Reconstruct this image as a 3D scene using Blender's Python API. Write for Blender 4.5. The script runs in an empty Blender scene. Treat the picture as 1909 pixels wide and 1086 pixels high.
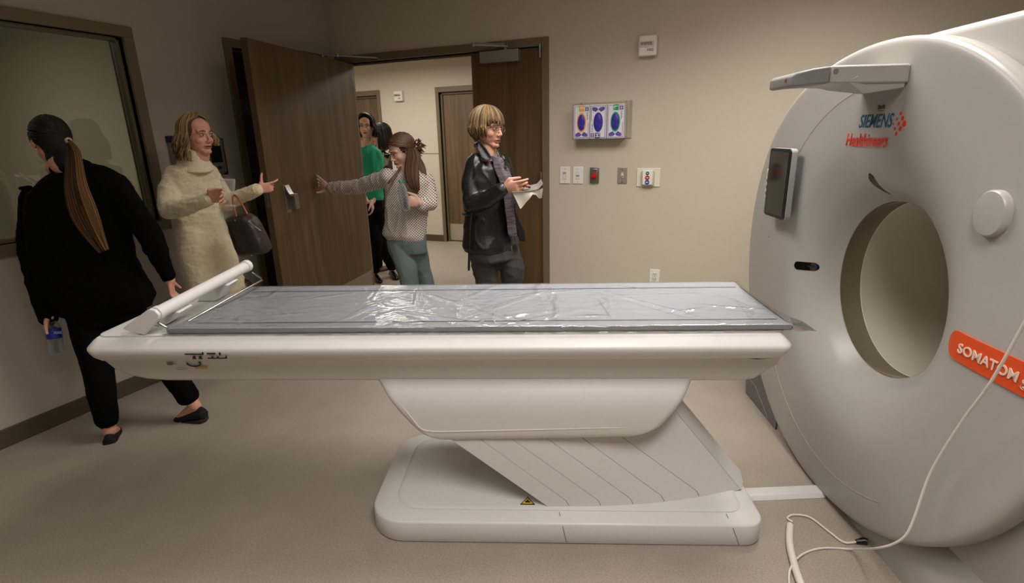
import bpy, bmesh, math, random
import numpy as np
from mathutils import Vector, Matrix, noise
SC = bpy.context.scene
COL = SC.collection
# ------------------------------------------------------------------ camera
FPX = 995.648
YAW, PITCH, ROLL = math.radians(22.91614), math.radians(16.3481), math.radians(-1.392988)
_cy, _sy, _cp, _sp, _cr, _sr = math.cos(YAW), math.sin(YAW), math.cos(PITCH), math.sin(PITCH), math.cos(ROLL), math.sin(ROLL)
FWD = Vector((-_sy * _cp, _cy * _cp, -_sp))
_rt = Vector((_cy, _sy, 0)); _up = _rt.cross(FWD)
RT = _rt * _cr + _up * _sr
UP = -_rt * _sr + _up * _cr
CAM = Vector((0, 0, 1.55))
cd = bpy.data.cameras.new('camera'); cam = bpy.data.objects.new('camera', cd); COL.objects.link(cam)
cd.sensor_width = 36.0; cd.lens = FPX / 1909 * 36.0; cd.clip_start = 0.05
cam.matrix_world = Matrix(((RT.x, UP.x, -FWD.x, 0), (RT.y, UP.y, -FWD.y, 0), (RT.z, UP.z, -FWD.z, 1.55), (0, 0, 0, 1)))
SC.camera = cam
# ------------------------------------------------------------------ world, exposure, lights
w = bpy.data.worlds.new('world'); SC.world = w; w.use_nodes = True
w.node_tree.nodes['Background'].inputs[0].default_value = (0.9, 0.85, 0.8, 1)
w.node_tree.nodes['Background'].inputs[1].default_value = 0.02
SC.view_settings.view_transform = 'Standard'; SC.view_settings.look = 'None'
SC.view_settings.exposure = 0.0; SC.view_settings.gamma = 1.0; SC.view_settings.use_curve_mapping = False
CEIL = 2.80
def area(name, loc, sx, sy, power, col=(1.0, 0.90, 0.80), spread=170):
    l = bpy.data.lights.new(name, 'AREA'); l.shape = 'RECTANGLE'; l.size = sx; l.size_y = sy
    l.energy = power; l.color = col; l.spread = math.radians(spread)
    o = bpy.data.objects.new(name, l); COL.objects.link(o); o.location = loc
    return o
ROOM_LIGHTS = [(-1.0, 2.45, 24), (0.35, 2.75, 34), (0.35, 0.4, 30), (-1.15, 0.0, 9)]
for i, (x, y, p) in enumerate(ROOM_LIGHTS):
    area('ceiling_lamp_light', (x, y, CEIL - 0.06), 0.55, 1.15, p, col=(1.0, 0.96, 0.925), spread=140)
HALL_LIGHTS = [(-4.3, 5.7, 34), (-2.4, 5.7, 28), (-6.0, 5.7, 16)]
for x, y, p in HALL_LIGHTS:
    area('hall_lamp_light', (x, y, 2.62), 1.15, 0.55, p, col=(1.0, 0.93, 0.84))
area('control_room_light', (-4.9, 1.3, 2.6), 0.55, 0.55, 12.0, col=(1.0, 0.94, 0.82))
# ------------------------------------------------------------------ helpers
def wm(o):
    m = o.matrix_basis.copy()
    while o.parent: o = o.parent; m = o.matrix_basis @ m
    return m
def srgb(r, g, b):
    f = lambda c: (c / 255) / 12.92 if c / 255 <= 0.04045 else ((c / 255 + 0.055) / 1.055) ** 2.4
    return (f(r), f(g), f(b), 1)
MATS = {}
def mat(name, rgb, rough=0.5, metal=0.0, bump=0.0, bscale=200.0, var=0.0, vscale=40.0, stretch=(1, 1, 1), coat=0.0, spec=0.5, trans=0.0, ior=1.45, emit=0.0, sheen=0.0, detail=3.0):
    if name in MATS: return MATS[name]
    m = bpy.data.materials.new(name); m.use_nodes = True; nt = m.node_tree; N = nt.nodes; L = nt.links
    b = N['Principled BSDF']; c = srgb(*rgb)
    b.inputs['Base Color'].default_value = c; b.inputs['Roughness'].default_value = rough
    b.inputs['Metallic'].default_value = metal; b.inputs['Specular IOR Level'].default_value = spec
    b.inputs['Coat Weight'].default_value = coat; b.inputs['Coat Roughness'].default_value = 0.08
    b.inputs['Transmission Weight'].default_value = trans; b.inputs['IOR'].default_value = ior
    b.inputs['Sheen Weight'].default_value = sheen
    if emit: b.inputs['Emission Color'].default_value = c; b.inputs['Emission Strength'].default_value = emit
    tc = N.new('ShaderNodeTexCoord'); mp = N.new('ShaderNodeMapping'); mp.inputs['Scale'].default_value = stretch
    L.new(tc.outputs['Object'], mp.inputs[0])
    nz = N.new('ShaderNodeTexNoise'); nz.inputs['Scale'].default_value = vscale; nz.inputs['Detail'].default_value = detail
    L.new(mp.outputs[0], nz.inputs['Vector'])
    v = max(var, 0.015)
    rp = N.new('ShaderNodeValToRGB'); rp.color_ramp.elements[0].position = 0.3; rp.color_ramp.elements[1].position = 0.7
    rp.color_ramp.elements[0].color = tuple(x * (1 - v) for x in c[:3]) + (1,)
    rp.color_ramp.elements[1].color = tuple(min(1, x * (1 + v)) for x in c[:3]) + (1,)
    L.new(nz.outputs['Fac'], rp.inputs[0]); L.new(rp.outputs[0], b.inputs['Base Color'])
    if bump:
        n2 = N.new('ShaderNodeTexNoise'); n2.inputs['Scale'].default_value = bscale; n2.inputs['Detail'].default_value = 4
        L.new(mp.outputs[0], n2.inputs['Vector'])
        bp = N.new('ShaderNodeBump'); bp.inputs['Strength'].default_value = bump; bp.inputs['Distance'].default_value = 0.004
        L.new(n2.outputs['Fac'], bp.inputs['Height']); L.new(bp.outputs[0], b.inputs['Normal'])
    MATS[name] = m; return m
def wood(name, dark, mid, light, rough=0.45):
    m = bpy.data.materials.new(name); m.use_nodes = True; nt = m.node_tree; N = nt.nodes; L = nt.links
    b = N['Principled BSDF']; b.inputs['Roughness'].default_value = rough
    tc = N.new('ShaderNodeTexCoord'); mp = N.new('ShaderNodeMapping'); mp.inputs['Scale'].default_value = (9, 9, 0.55)
    L.new(tc.outputs['Object'], mp.inputs[0])
    a = N.new('ShaderNodeTexNoise'); a.inputs['Scale'].default_value = 1.6; a.inputs['Detail'].default_value = 5; a.inputs['Distortion'].default_value = 0.6
    mp2 = N.new('ShaderNodeMapping'); mp2.inputs['Scale'].default_value = (90, 90, 2.2); L.new(tc.outputs['Object'], mp2.inputs[0])
    c = N.new('ShaderNodeTexNoise'); c.inputs['Scale'].default_value = 1.5; c.inputs['Detail'].default_value = 3
    L.new(mp.outputs[0], a.inputs['Vector']); L.new(mp2.outputs[0], c.inputs['Vector'])
    mx = N.new('ShaderNodeMix'); mx.data_type = 'FLOAT'; mx.inputs[0].default_value = 0.22
    L.new(a.outputs['Fac'], mx.inputs[2]); L.new(c.outputs['Fac'], mx.inputs[3])
    rp = N.new('ShaderNodeValToRGB'); e = rp.color_ramp.elements; e[0].position = 0.36; e[0].color = srgb(*dark); e[1].position = 0.64; e[1].color = srgb(*light)
    k = e.new(0.5); k.color = srgb(*mid)
    L.new(mx.outputs[0], rp.inputs[0]); L.new(rp.outputs[0], b.inputs['Base Color'])
    MATS[name] = m; return m
class MB:
    """collects simple solids; build() links them as ONE mesh object"""
    def __init__(s, M=None): s.v = []; s.f = []; s.mi = []; s.cur = 0; s.M = M
    def add(s, v, f):
        n = len(s.v); s.v += [tuple(p) for p in v]; s.f += [tuple(i + n for i in q) for q in f]; s.mi += [s.cur] * len(f); return s
    def box(s, a, b):
        x0, y0, z0 = a; x1, y1, z1 = b
        return s.add([(x0, y0, z0), (x1, y0, z0), (x1, y1, z0), (x0, y1, z0), (x0, y0, z1), (x1, y0, z1), (x1, y1, z1), (x0, y1, z1)],
                     [(0, 3, 2, 1), (4, 5, 6, 7), (0, 1, 5, 4), (1, 2, 6, 5), (2, 3, 7, 6), (3, 0, 4, 7)])
    def loft(s, rings, cap=True, closed=True):
        n = len(rings[0]); v = [p for r in rings for p in r]; f = []
        for k in range(len(rings) - 1):
            for i in range(n if closed else n - 1):
                j = (i + 1) % n; f.append((k * n + i, k * n + j, (k + 1) * n + j, (k + 1) * n + i))
        if cap and closed: f.append(tuple(range(n))[::-1]); f.append(tuple(range((len(rings) - 1) * n, len(rings) * n)))
        return s.add(v, f)
    def extrude(s, poly, d):
        d = Vector(d); return s.loft([[Vector(p) for p in poly], [Vector(p) + d for p in poly]])
    def tube(s, pts, r, n=10, cap=True):
        pts = [Vector(p) for p in pts]; rs = r if isinstance(r, (list, tuple)) else [r] * len(pts); rings = []; prev = None
        for i, p in enumerate(pts):
            t = (pts[min(i + 1, len(pts) - 1)] - pts[max(i - 1, 0)]).normalized()
            a = prev - t * prev.dot(t) if prev is not None else t.orthogonal()
            if a.length < 1e-6: a = t.orthogonal()
            a.normalize(); prev = a; b = t.cross(a)
            rings.append([p + (a * math.cos(q) + b * math.sin(q)) * rs[i] for q in [2 * math.pi * k / n for k in range(n)]])
        return s.loft(rings, cap)
    def rev(s, prof, org, ax, n=48, cap=False, a0=0.0, a1=2 * math.pi):
        org = Vector(org); ax = Vector(ax).normalized(); a = ax.orthogonal().normalized(); b = ax.cross(a)
        rings = [[org + ax * h + (a * math.cos(q) + b * math.sin(q)) * r for q in [2 * math.pi * k / n for k in range(n)]] for r, h in prof]
        return s.loft(rings, cap)
    def ell(s, c, r, X=None, Y=None, n=16, m=10):
        c = Vector(c); X = Vector(X or (1, 0, 0)).normalized(); Y = Vector(Y or (0, 1, 0)); Y = (Y - X * Y.dot(X)).normalized(); Z = X.cross(Y)
        rings = []
        for i in range(m + 1):
            t = math.pi * i / m; q = max(math.sin(t), 0.02)
            rings.append([c + X * r[0] * q * math.cos(a) + Y * r[1] * q * math.sin(a) - Z * r[2] * math.cos(t) for a in [2 * math.pi * k / n for k in range(n)]])
        return s.loft(rings)
    def build(s, name, m, parent=None, bevel=0.0, seg=2, smooth=True, sub=0, angle=40, recalc=True):
        me = bpy.data.meshes.new(name); V = s.v
        T = s.M or Matrix()
        if parent is not None: T = wm(parent).inverted() @ T
        me.from_pydata([T @ Vector(p) for p in V], [], s.f)
        ms = m if isinstance(m, (list, tuple)) else [m]
        for q in ms: me.materials.append(q)
        for p, i in zip(me.polygons, s.mi): p.material_index = i
        if recalc:
            bm = bmesh.new(); bm.from_mesh(me); bmesh.ops.recalc_face_normals(bm, faces=bm.faces); bm.to_mesh(me); bm.free()
        if smooth:
            me.polygons.foreach_set('use_smooth', [True] * len(me.polygons))
            me.set_sharp_from_angle(angle=math.radians(angle))
        o = bpy.data.objects.new(name, me); COL.objects.link(o)
        if parent is not None: o.parent = parent
        if bevel:
            b = o.modifiers.new('bevel', 'BEVEL'); b.width = bevel; b.segments = seg; b.limit_method = 'ANGLE'; b.angle_limit = math.radians(30); b.harden_normals = False
            me.polygons.foreach_set('use_smooth', [True] * len(me.polygons))
            me.set_sharp_from_angle(angle=math.radians(60))
        if sub:
            b = o.modifiers.new('sub', 'SUBSURF'); b.levels = b.render_levels = sub
        return o
def tag(o, label=None, cat=None, group=None, kind=None):
    if label: o['label'] = label
    if cat: o['category'] = cat
    if group: o['group'] = group
    if kind: o['kind'] = kind
    return o
def empty(name, loc, rz=0.0):
    o = bpy.data.objects.new(name, None); COL.objects.link(o); o.location = loc; o.rotation_euler = (0, 0, rz); o.empty_display_size = 0.1; return o
def text(s, size, origin, right, up, m, name, parent, shear=0.0, width=None, depth=0.0006, bold=0.0, align='LEFT'):
    cu = bpy.data.curves.new(name, 'FONT'); cu.body = s; cu.size = size; cu.shear = shear; cu.extrude = depth; cu.offset = bold; cu.align_x = align; cu.resolution_u = 3
    t = bpy.data.objects.new('tmp', cu); COL.objects.link(t); dg = bpy.context.evaluated_depsgraph_get()
    me = bpy.data.meshes.new_from_object(t.evaluated_get(dg)); bpy.data.objects.remove(t)
    xs = [v.co.x for v in me.vertices]; sx = width / (max(xs) - min(xs)) if width else 1.0
    right = Vector(right).normalized(); up = Vector(up).normalized(); nn = right.cross(up); x0 = min(xs) if width and align == 'LEFT' else 0
    P = wm(parent).inverted() if parent else Matrix()
    for v in me.vertices: v.co = P @ (Vector(origin) + right * (v.co.x - x0) * sx + up * v.co.y + nn * v.co.z)
    me.materials.clear(); me.materials.append(m); me.name = name
    o = bpy.data.objects.new(name, me); COL.objects.link(o); o.parent = parent; return o
def rrect(x0, y0, x1, y1, r, n=6):
    rr = r if isinstance(r, (list, tuple)) else [r] * 4; out = []
    for (cx, cy, a, q) in ((x1 - rr[0], y1 - rr[0], 0, rr[0]), (x0 + rr[1], y1 - rr[1], 90, rr[1]), (x0 + rr[2], y0 + rr[2], 180, rr[2]), (x1 - rr[3], y0 + rr[3], 270, rr[3])):
        for k in range(n + 1):
            t = math.radians(a + 90 * k / n); out.append((cx + q * math.cos(t), cy + q * math.sin(t)))
    return out
def inset(poly, d):
    n = len(poly); out = []
    for i in range(n):
        a = Vector(poly[i - 1]); b = Vector(poly[(i + 1) % n]); t = (b - a)
        if t.length < 1e-9: out.append(poly[i]); continue
        t.normalize(); out.append((poly[i][0] - t.y * d, poly[i][1] + t.x * d))
    return out
def slab(mb, poly, prof):
    """rounded plan outline (CCW) stacked with insets: prof = [(inset, height)]"""
    mb.loft([[(x, y, h) for x, y in inset(poly, d)] for d, h in prof]); return mb
# ------------------------------------------------------------------ materials
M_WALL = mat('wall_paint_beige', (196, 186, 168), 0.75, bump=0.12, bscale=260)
M_WALL_DIM = mat('wall_paint_dimmed', (176, 166, 155), 0.75, bump=0.12, bscale=260)  # room's wall paint, greyed: the left wall's dimmer light put into its colour
M_HALL = mat('hall_paint_cream', (202, 194, 177), 0.75, bump=0.1, bscale=260)
M_CEIL = mat('ceiling_tile', (205, 200, 190), 0.9, bump=0.3, bscale=120)
M_FRAME = mat('frame_paint_taupe', (112, 100, 76), 0.45)
M_BASEB = mat('rubber_baseboard', (82, 70, 54), 0.5)
M_WOOD = wood('walnut_laminate', (76, 56, 32), (88, 66, 39), (100, 77, 49))
M_EDGE = mat('wood_edge', (112, 92, 66), 0.5, var=0.1, vscale=10, stretch=(8, 8, 0.5))
M_WHITE = mat('gantry_white', (166, 162, 157), 0.34, spec=0.45)
M_TWHITE = mat('table_white', (216, 213, 210), 0.36, spec=0.45)
M_GREYP = mat('grey_plastic', (120, 118, 116), 0.5)
M_DARK = mat('black_gap', (14, 13, 12), 0.6)
M_BLACK = mat('black_plastic', (18, 18, 19), 0.35)
M_SCREEN = mat('dark_screen', (30, 26, 22), 0.08, spec=0.6)
M_STEEL = mat('brushed_steel', (150, 145, 140), 0.35, metal=0.9, var=0.05, vscale=30, stretch=(1, 1, 20))
M_ALU = mat('closer_silver', (150, 146, 142), 0.45, metal=0.5)
M_PLATE = mat('white_plate', (226, 222, 214), 0.4)
M_RED = mat('red_mark', (170, 30, 34), 0.4)
M_FLOOR = bpy.data.materials.new('speckled_vinyl_floor')
def _floor():
    m = M_FLOOR; m.use_nodes = True; nt = m.node_tree; N = nt.nodes; L = nt.links; b = N['Principled BSDF']
    b.inputs['Roughness'].default_value = 0.42; b.inputs['Specular IOR Level'].default_value = 0.35
    tc = N.new('ShaderNodeTexCoord')
    a = N.new('ShaderNodeTexNoise'); a.inputs['Scale'].default_value = 5; a.inputs['Detail'].default_value = 6
    c = N.new('ShaderNodeTexNoise'); c.inputs['Scale'].default_value = 160; c.inputs['Detail'].default_value = 3
    d = N.new('ShaderNodeTexVoronoi'); d.inputs['Scale'].default_value = 90
    for q in (a, c, d): L.new(tc.outputs['Object'], q.inputs['Vector'])
    r1 = N.new('ShaderNodeValToRGB'); r1.color_ramp.elements[0].position = 0.35; r1.color_ramp.elements[0].color = srgb(152, 142, 129); r1.color_ramp.elements[1].position = 0.66; r1.color_ramp.elements[1].color = srgb(172, 161, 147)
    L.new(c.outputs['Fac'], r1.inputs[0])
    r2 = N.new('ShaderNodeValToRGB'); r2.color_ramp.elements[0].position = 0.3; r2.color_ramp.elements[0].color = (0.9, 0.9, 0.9, 1); r2.color_ramp.elements[1].position = 0.7; r2.color_ramp.elements[1].color = (1, 1, 1, 1)
    L.new(a.outputs['Fac'], r2.inputs[0])
    mx = N.new('ShaderNodeMix'); mx.data_type = 'RGBA'; mx.blend_type = 'MULTIPLY'; mx.inputs[0].default_value = 1
    L.new(r1.outputs[0], mx.inputs[6]); L.new(r2.outputs[0], mx.inputs[7])
    r3 = N.new('ShaderNodeValToRGB'); r3.color_ramp.elements[0].position = 0.03; r3.color_ramp.elements[0].color = (0.78, 0.74, 0.7, 1); r3.color_ramp.elements[1].position = 0.14; r3.color_ramp.elements[1].color = (1, 1, 1, 1)
    L.new(d.outputs['Distance'], r3.inputs[0])
    m2 = N.new('ShaderNodeMix'); m2.data_type = 'RGBA'; m2.blend_type = 'MULTIPLY'; m2.inputs[0].default_value = 0.6
    L.new(mx.outputs[2], m2.inputs[6]); L.new(r3.outputs[0], m2.inputs[7]); L.new(m2.outputs[2], b.inputs['Base Color'])
_floor()
# ------------------------------------------------------------------ the room
XL, YB = -3.52, 4.27
XR, YF = 3.6, -2.2
def struct(name, mb, m, **k): return tag(mb.build(name, m, **k), kind='structure')
def wall_holes(mb, axis, t0, t1, a0, a1, z1, holes, z0=0.0):
    """wall slab between t0..t1 thick, running a0..a1, with rectangular holes (a, b, zlo, zhi)"""
    A = sorted({a0, a1, *[h[0] for h in holes], *[h[1] for h in holes]}); Z = sorted({z0, z1, *[h[2] for h in holes], *[h[3] for h in holes]})
    for i in range(len(A) - 1):
        for j in range(len(Z) - 1):
            ca, cz = (A[i] + A[i + 1]) / 2, (Z[j] + Z[j + 1]) / 2
            if any(h[0] < ca < h[1] and h[2] < cz < h[3] for h in holes): continue
            mb.box((t0, A[i], Z[j]), (t1, A[i + 1], Z[j + 1])) if axis == 'Y' else mb.box((A[i], t0, Z[j]), (A[i + 1], t1, Z[j + 1]))
    return mb
struct('floor', MB().box((-7.6, YF - 0.1, -0.06), (XR + 0.1, 7.3, 0.0)), M_FLOOR, smooth=False)
struct('ceiling', MB().box((XL - 0.12, YF, CEIL), (XR, YB + 0.14, CEIL + 0.08)), M_CEIL, smooth=False)
WIN = (0.35, 2.36, 1.06, 2.17)      # glazed opening in the left wall (y0, y1, z0, z1)
LD = (3.14, 4.10, 0.0, 2.21)       # dark doorway in the left wall
struct('wall_left', wall_holes(MB(), 'Y', XL - 0.12, XL, YF, YB + 0.14, CEIL, [WIN, LD]), M_WALL_DIM, smooth=False)
BD = (-3.445, -1.50, 0.0, 2.205)     # the pair of doors in the back wall
struct('wall_back', wall_holes(MB(), 'X', YB, YB + 0.14, XL, XR, CEIL, [BD]), M_WALL, smooth=False)
struct('wall_right', MB().box((XR, YF, 0), (XR + 0.1, YB + 0.14, CEIL)), M_WALL, smooth=False)
struct('wall_front', MB().box((XL - 0.12, YF - 0.1, 0), (XR + 0.1, YF, CEIL)), M_WALL, smooth=False)
# corridor behind the doors
struct('wall_corridor', wall_holes(MB(), 'X', 7.07, 7.2, -7.6, 0.3, 2.7, [(-4.045, -3.12, 0, 2.15), (-6.0, -5.10, 0, 2.16)]), M_HALL, smooth=False)
struct('wall_corridor_near', MB().box((-7.6, YB, 0), (XL - 0.12, YB + 0.14, 2.7)), M_HALL, smooth=False)
struct('wall_corridor_end', MB().box((0.3, YB + 0.14, 0), (0.4, 7.2, 2.7)), M_HALL, smooth=False)
struct('wall_corridor_far_end', MB().box((-7.7, YB, 0), (-7.6, 7.2, 2.7)), M_HALL, smooth=False)
struct('ceiling_corridor', MB().box((-7.7, YB + 0.14, 2.7), (0.4, 7.2, 2.76)), M_CEIL, smooth=False)
# control room behind the window, store behind the dark doorway
struct('wall_control_room', MB().box((-6.3, -0.9, 0), (-6.2, 2.9, 2.8)).box((-6.3, -1.0, 0), (XL - 0.12, -0.9, 2.8)).box((-6.3, 2.78, 0), (XL - 0.12, 2.88, 2.8)), M_HALL, smooth=False)
struct('ceiling_control_room', MB().box((-6.3, -1.0, 2.7), (XL - 0.12, 2.9, 2.78)), M_CEIL, smooth=False)
struct('wall_store', MB().box((-5.0, 2.9, 0), (-4.92, YB, 2.7)).box((-5.0, 2.9, 2.6), (XL - 0.12, YB, 2.7)), mat('unlit_store_wall', (60, 52, 44), 0.8), smooth=False)  # dark wall colour stands in for the store being unlit
# baseboards
struct('baseboard_left', MB().box((XL, YF, 0), (XL + 0.012, 3.07, 0.104)), M_BASEB, bevel=0.004)
struct('baseboard_back', MB().box((-1.44, YB - 0.012, 0), (XR, YB, 0.104)), M_BASEB, bevel=0.004)
struct('baseboard_corridor', MB().box((-5.03, 7.056, 0), (-4.10, 7.07, 0.10)), M_BASEB, bevel=0.004)
struct('trim_1', MB().box((-5.03, 7.064, 1.308), (-4.10, 7.07, 1.316)), mat('panel_seam', (150, 138, 112), 0.7))
# vinyl wall bumper in the corridor
hb = MB(); hb.box((-4.95, 6.985, 0.70), (-4.20, 7.03, 0.84)); hb.box((-4.9, 7.03, 0.74), (-4.8, 7.07, 0.80)); hb.box((-4.35, 7.03, 0.74), (-4.25, 7.07, 0.80))
tag(hb.build('handrail', mat('handrail_cream', (206, 196, 172), 0.5), bevel=0.015), 'cream vinyl handrail on the corridor wall behind the woman with the bottle', 'handrail')
# window frame + pane
wf = MB(); y0, y1, z0, z1 = WIN; fo = 0.062
for (a, b) in (((y0 - fo, z0 - fo), (y1 + fo, z0)), ((y0 - fo, z1), (y1 + fo, z1 + fo)), ((y0 - fo, z0), (y0, z1)), ((y1, z0), (y1 + fo, z1))):
    wf.box((XL - 0.13, a[0], a[1]), (XL + 0.022, b[0], b[1]))
for (a, b) in (((y0, z0), (y1, z0 + 0.02)), ((y0, z1 - 0.02), (y1, z1)), ((y0, z0), (y0 + 0.02, z1)), ((y1 - 0.02, z0), (y1, z1))):
    wf.box((XL - 0.085, a[0], a[1]), (XL - 0.028, b[0], b[1]))
win = struct('window_1', wf, M_FRAME, bevel=0.003)
M_GLASS = bpy.data.materials.new('window_glass'); M_GLASS.use_nodes = True
nt = M_GLASS.node_tree; nt.nodes.clear(); _o = nt.nodes.new('ShaderNodeOutputMaterial'); _m = nt.nodes.new('ShaderNodeMixShader'); _t = nt.nodes.new('ShaderNodeBsdfTransparent'); _g = nt.nodes.new('ShaderNodeBsdfGlossy'); _f = nt.nodes.new('ShaderNodeFresnel')
_t.inputs[0].default_value = (0.80, 0.80, 0.76, 1); _g.inputs['Roughness'].default_value = 0.01; _f.inputs[0].default_value = 1.55
nt.links.new(_f.outputs[0], _m.inputs[0]); nt.links.new(_t.outputs[0], _m.inputs[1]); nt.links.new(_g.outputs[0], _m.inputs[2]); nt.links.new(_m.outputs[0], _o.inputs[0])
MB().box((XL - 0.060, y0 + 0.005, z0 + 0.005), (XL - 0.054, y1 - 0.005, z1 - 0.005)).build('window_pane', M_GLASS, win, smooth=False)
# control-room desk and monitor seen through the pane
mon = empty('monitor', (-3.98, 1.30, 0.80))
MB().box((-4.01, 1.00, 1.02), (-3.98, 1.56, 1.40)).build('screen_housing', M_BLACK, mon, bevel=0.006)
MB().box((-4.014, 1.02, 1.04), (-4.010, 1.54, 1.38)).build('screen', M_SCREEN, mon)
MB().box((-4.00, 1.25, 0.82), (-3.975, 1.31, 1.06)).box((-4.09, 1.14, 0.80), (-3.87, 1.42, 0.815)).build('stand', M_BLACK, mon, bevel=0.004)
tag(mon, 'black monitor behind the window beside the ponytailed woman', 'monitor')
dk = empty('desk', (-4.2, 0.6, 0))
MB().box((-4.7, -0.6, 0.76), (-3.75, 2.5, 0.80)).build('desk_top', mat('desk_laminate', (150, 140, 120), 0.5), dk, bevel=0.005)
for yy in (-0.5, 1.0, 2.4): MB().box((-4.65, yy, 0), (-3.8, yy + 0.03, 0.76)).build('desk_panel', M_EDGE, dk)
tag(dk, 'control room desk below the window glass', 'desk')
# left doorway frame
lf = MB(); o = 0.06
for (a, b) in (((LD[0] - o, 0), (LD[0], LD[3] + o)), ((LD[1], 0), (LD[1] + o, LD[3] + o)), ((LD[0], LD[3]), (LD[1], LD[3] + o))):
    lf.box((XL - 0.13, a[0], a[1]), (XL + 0.02, b[0], b[1]))
lf.box((XL - 0.09, LD[0], 0), (XL - 0.05, LD[0] + 0.016, LD[3])).box((XL - 0.09, LD[0], LD[3] - 0.016), (XL - 0.05, LD[1], LD[3]))
struct('door_1', lf, M_FRAME, bevel=0.003)
# back door frame
bf = MB()
for (a, b) in (((BD[0] - 0.055, 0), (BD[0], BD[3] + 0.062)), ((BD[1], 0), (BD[1] + 0.056, BD[3] + 0.062)), ((BD[0], BD[3]), (BD[1], BD[3] + 0.062))):
    bf.box((a[0], YB - 0.02, a[1]), (b[0], YB + 0.16, b[1]))
bf.box((BD[0], YB + 0.05, BD[3] - 0.018), (BD[1], YB + 0.09, BD[3])).box((BD[0], YB + 0.05, 0), (BD[0] + 0.016, YB + 0.09, BD[3]))
struct('door_2', bf, M_FRAME, bevel=0.003)
# closed narrow leaf
d3 = struct('door_3', MB().box((-2.118, YB + 0.002, 0.008), (-1.506, YB + 0.046, 2.198)), M_WOOD, bevel=0.002)
MB().box((-2.120, YB + 0.001, 0.008), (-2.113, YB + 0.047, 2.198)).build('edge_strip', M_EDGE, d3)
cb = MB().box((-2.016, YB - 0.062, 2.108), (-1.680, YB + 0.002, 2.196)).build('door_closer', M_ALU, d3, bevel=0.006)
MB().box((-2.017, YB - 0.064, 2.122), (-1.679, YB - 0.060, 2.124)).build('closer_seam', M_GREYP, cb)
ca = MB().tube([(-1.80, YB - 0.03, 2.19), (-1.80, YB - 0.03, 2.225)], 0.012).tube([(-1.78, YB - 0.03, 2.222), (-1.87, YB - 0.10, 2.225), (-2.0, YB - 0.19, 2.228)], 0.009, 8).tube([(-2.0, YB - 0.19, 2.215), (-2.0, YB - 0.19, 2.245)], 0.013)
ca.tube([(-2.0, YB - 0.19, 2.24), (-1.86, YB - 0.02, 2.243)], 0.007, 8).box((-1.89, YB - 0.034, 2.222), (-1.80, YB - 0.018, 2.25))
ca.build('closer_arm', M_ALU, cb)
def hinge(parent, x, y, z):
    return MB().tube([(x, y, z - 0.05), (x, y, z - 0.003)], 0.011, 12).tube([(x, y, z + 0.003), (x, y, z + 0.05)], 0.011, 12).tube([(x, y, z - 0.004), (x, y, z + 0.004)], 0.007, 8).build('hinge', M_STEEL, parent)
for z in (2.17, 1.2, 0.25): hinge(d3, -1.512, YB - 0.022, z)
# open wide leaf
HX, HY = -3.322, 4.262
ang = math.atan2(2.855 - HY, -3.045 - HX)
LT = Matrix.Translation((HX, HY, 0)) @ Matrix.Rotation(ang, 4, 'Z')   # local x runs from hinge to free edge, local -y faces the left wall
LW = 1.43
d4 = struct('door_4', MB(LT).box((0.0, -0.045, 0.008), (LW, 0.0, 2.198)), M_WOOD, bevel=0.002)
# (visible face is local y=0 side)
MB(LT).box((-0.030, -0.045, 0.008), (-0.0005, 0.0, 2.198)).build('hinge_edge', M_EDGE, d4)
MB(LT).box((LW - 0.002, -0.046, 0.008), (LW + 0.002, 0.001, 2.198)).build('free_edge', mat('dark_wood_edge', (84, 66, 44), 0.5), d4)
MB(LT).box((0.02, 0.0, 0.03), (LW - 0.02, 0.0025, 0.285)).build('kick_plate', mat('kick_plate', (142, 128, 110), 0.5, metal=0.15), d4, smooth=False)
lk = MB(LT).box((1.205, 0.0, 1.03), (1.262, 0.004, 1.235)).build('lock_plate', M_STEEL, d4, bevel=0.002)
pl = MB(LT); P = [(0.0, 1.235), (0.012, 1.235), (0.030, 1.19), (0.045, 1.165), (0.046, 1.05), (0.036, 1.05), (0.036, 1.16), (0.018, 1.185), (0.0, 1.20)]
pl.extrude([(1.205 + 0.0, a, b) for a, b in P[:4] + [(0.03, 1.163), (0.018, 1.18), (0.0, 1.2)]], (0.055, 0, 0))
pl.box((1.155, 0.02, 1.05), (1.205, 0.045, 1.165)).box((1.175, 0.02, 1.15), (1.245, 0.04, 1.168))
pl.build('paddle_handle', M_STEEL, lk, bevel=0.003)
MB(LT).box((LW - 0.001, -0.034, 1.09), (LW + 0.0035, -0.011, 1.20)).build('latch_plate', M_STEEL, d4)
cl2 = MB(LT).box((0.18, -0.105, 2.09), (0.50, -0.045, 2.185)).build('door_closer', M_ALU, d4, bevel=0.006)
ca = MB().tube([LT @ Vector((0.36, -0.075, 2.185)), LT @ Vector((0.36, -0.075, 2.235))], 0.012)
P1 = LT @ Vector((0.36, -0.075, 2.225)); P2 = Vector((-3.27, 4.02, 2.235)); P3 = Vector((-3.02, 4.235, 2.225))
ca.tube([P1, P2], 0.008, 8).tube([P2 - Vector((0, 0, 0.012)), P2 + Vector((0, 0, 0.014))], 0.012).tube([P2, P3], 0.007, 8).tube([P3, P3 + Vector((0, 0.02, 0))], 0.016)
ca.build('closer_arm', M_STEEL, cl2)
for z in (2.05, 1.2, 0.25): hinge(d4, HX - 0.004, HY - 0.01, z)
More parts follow.
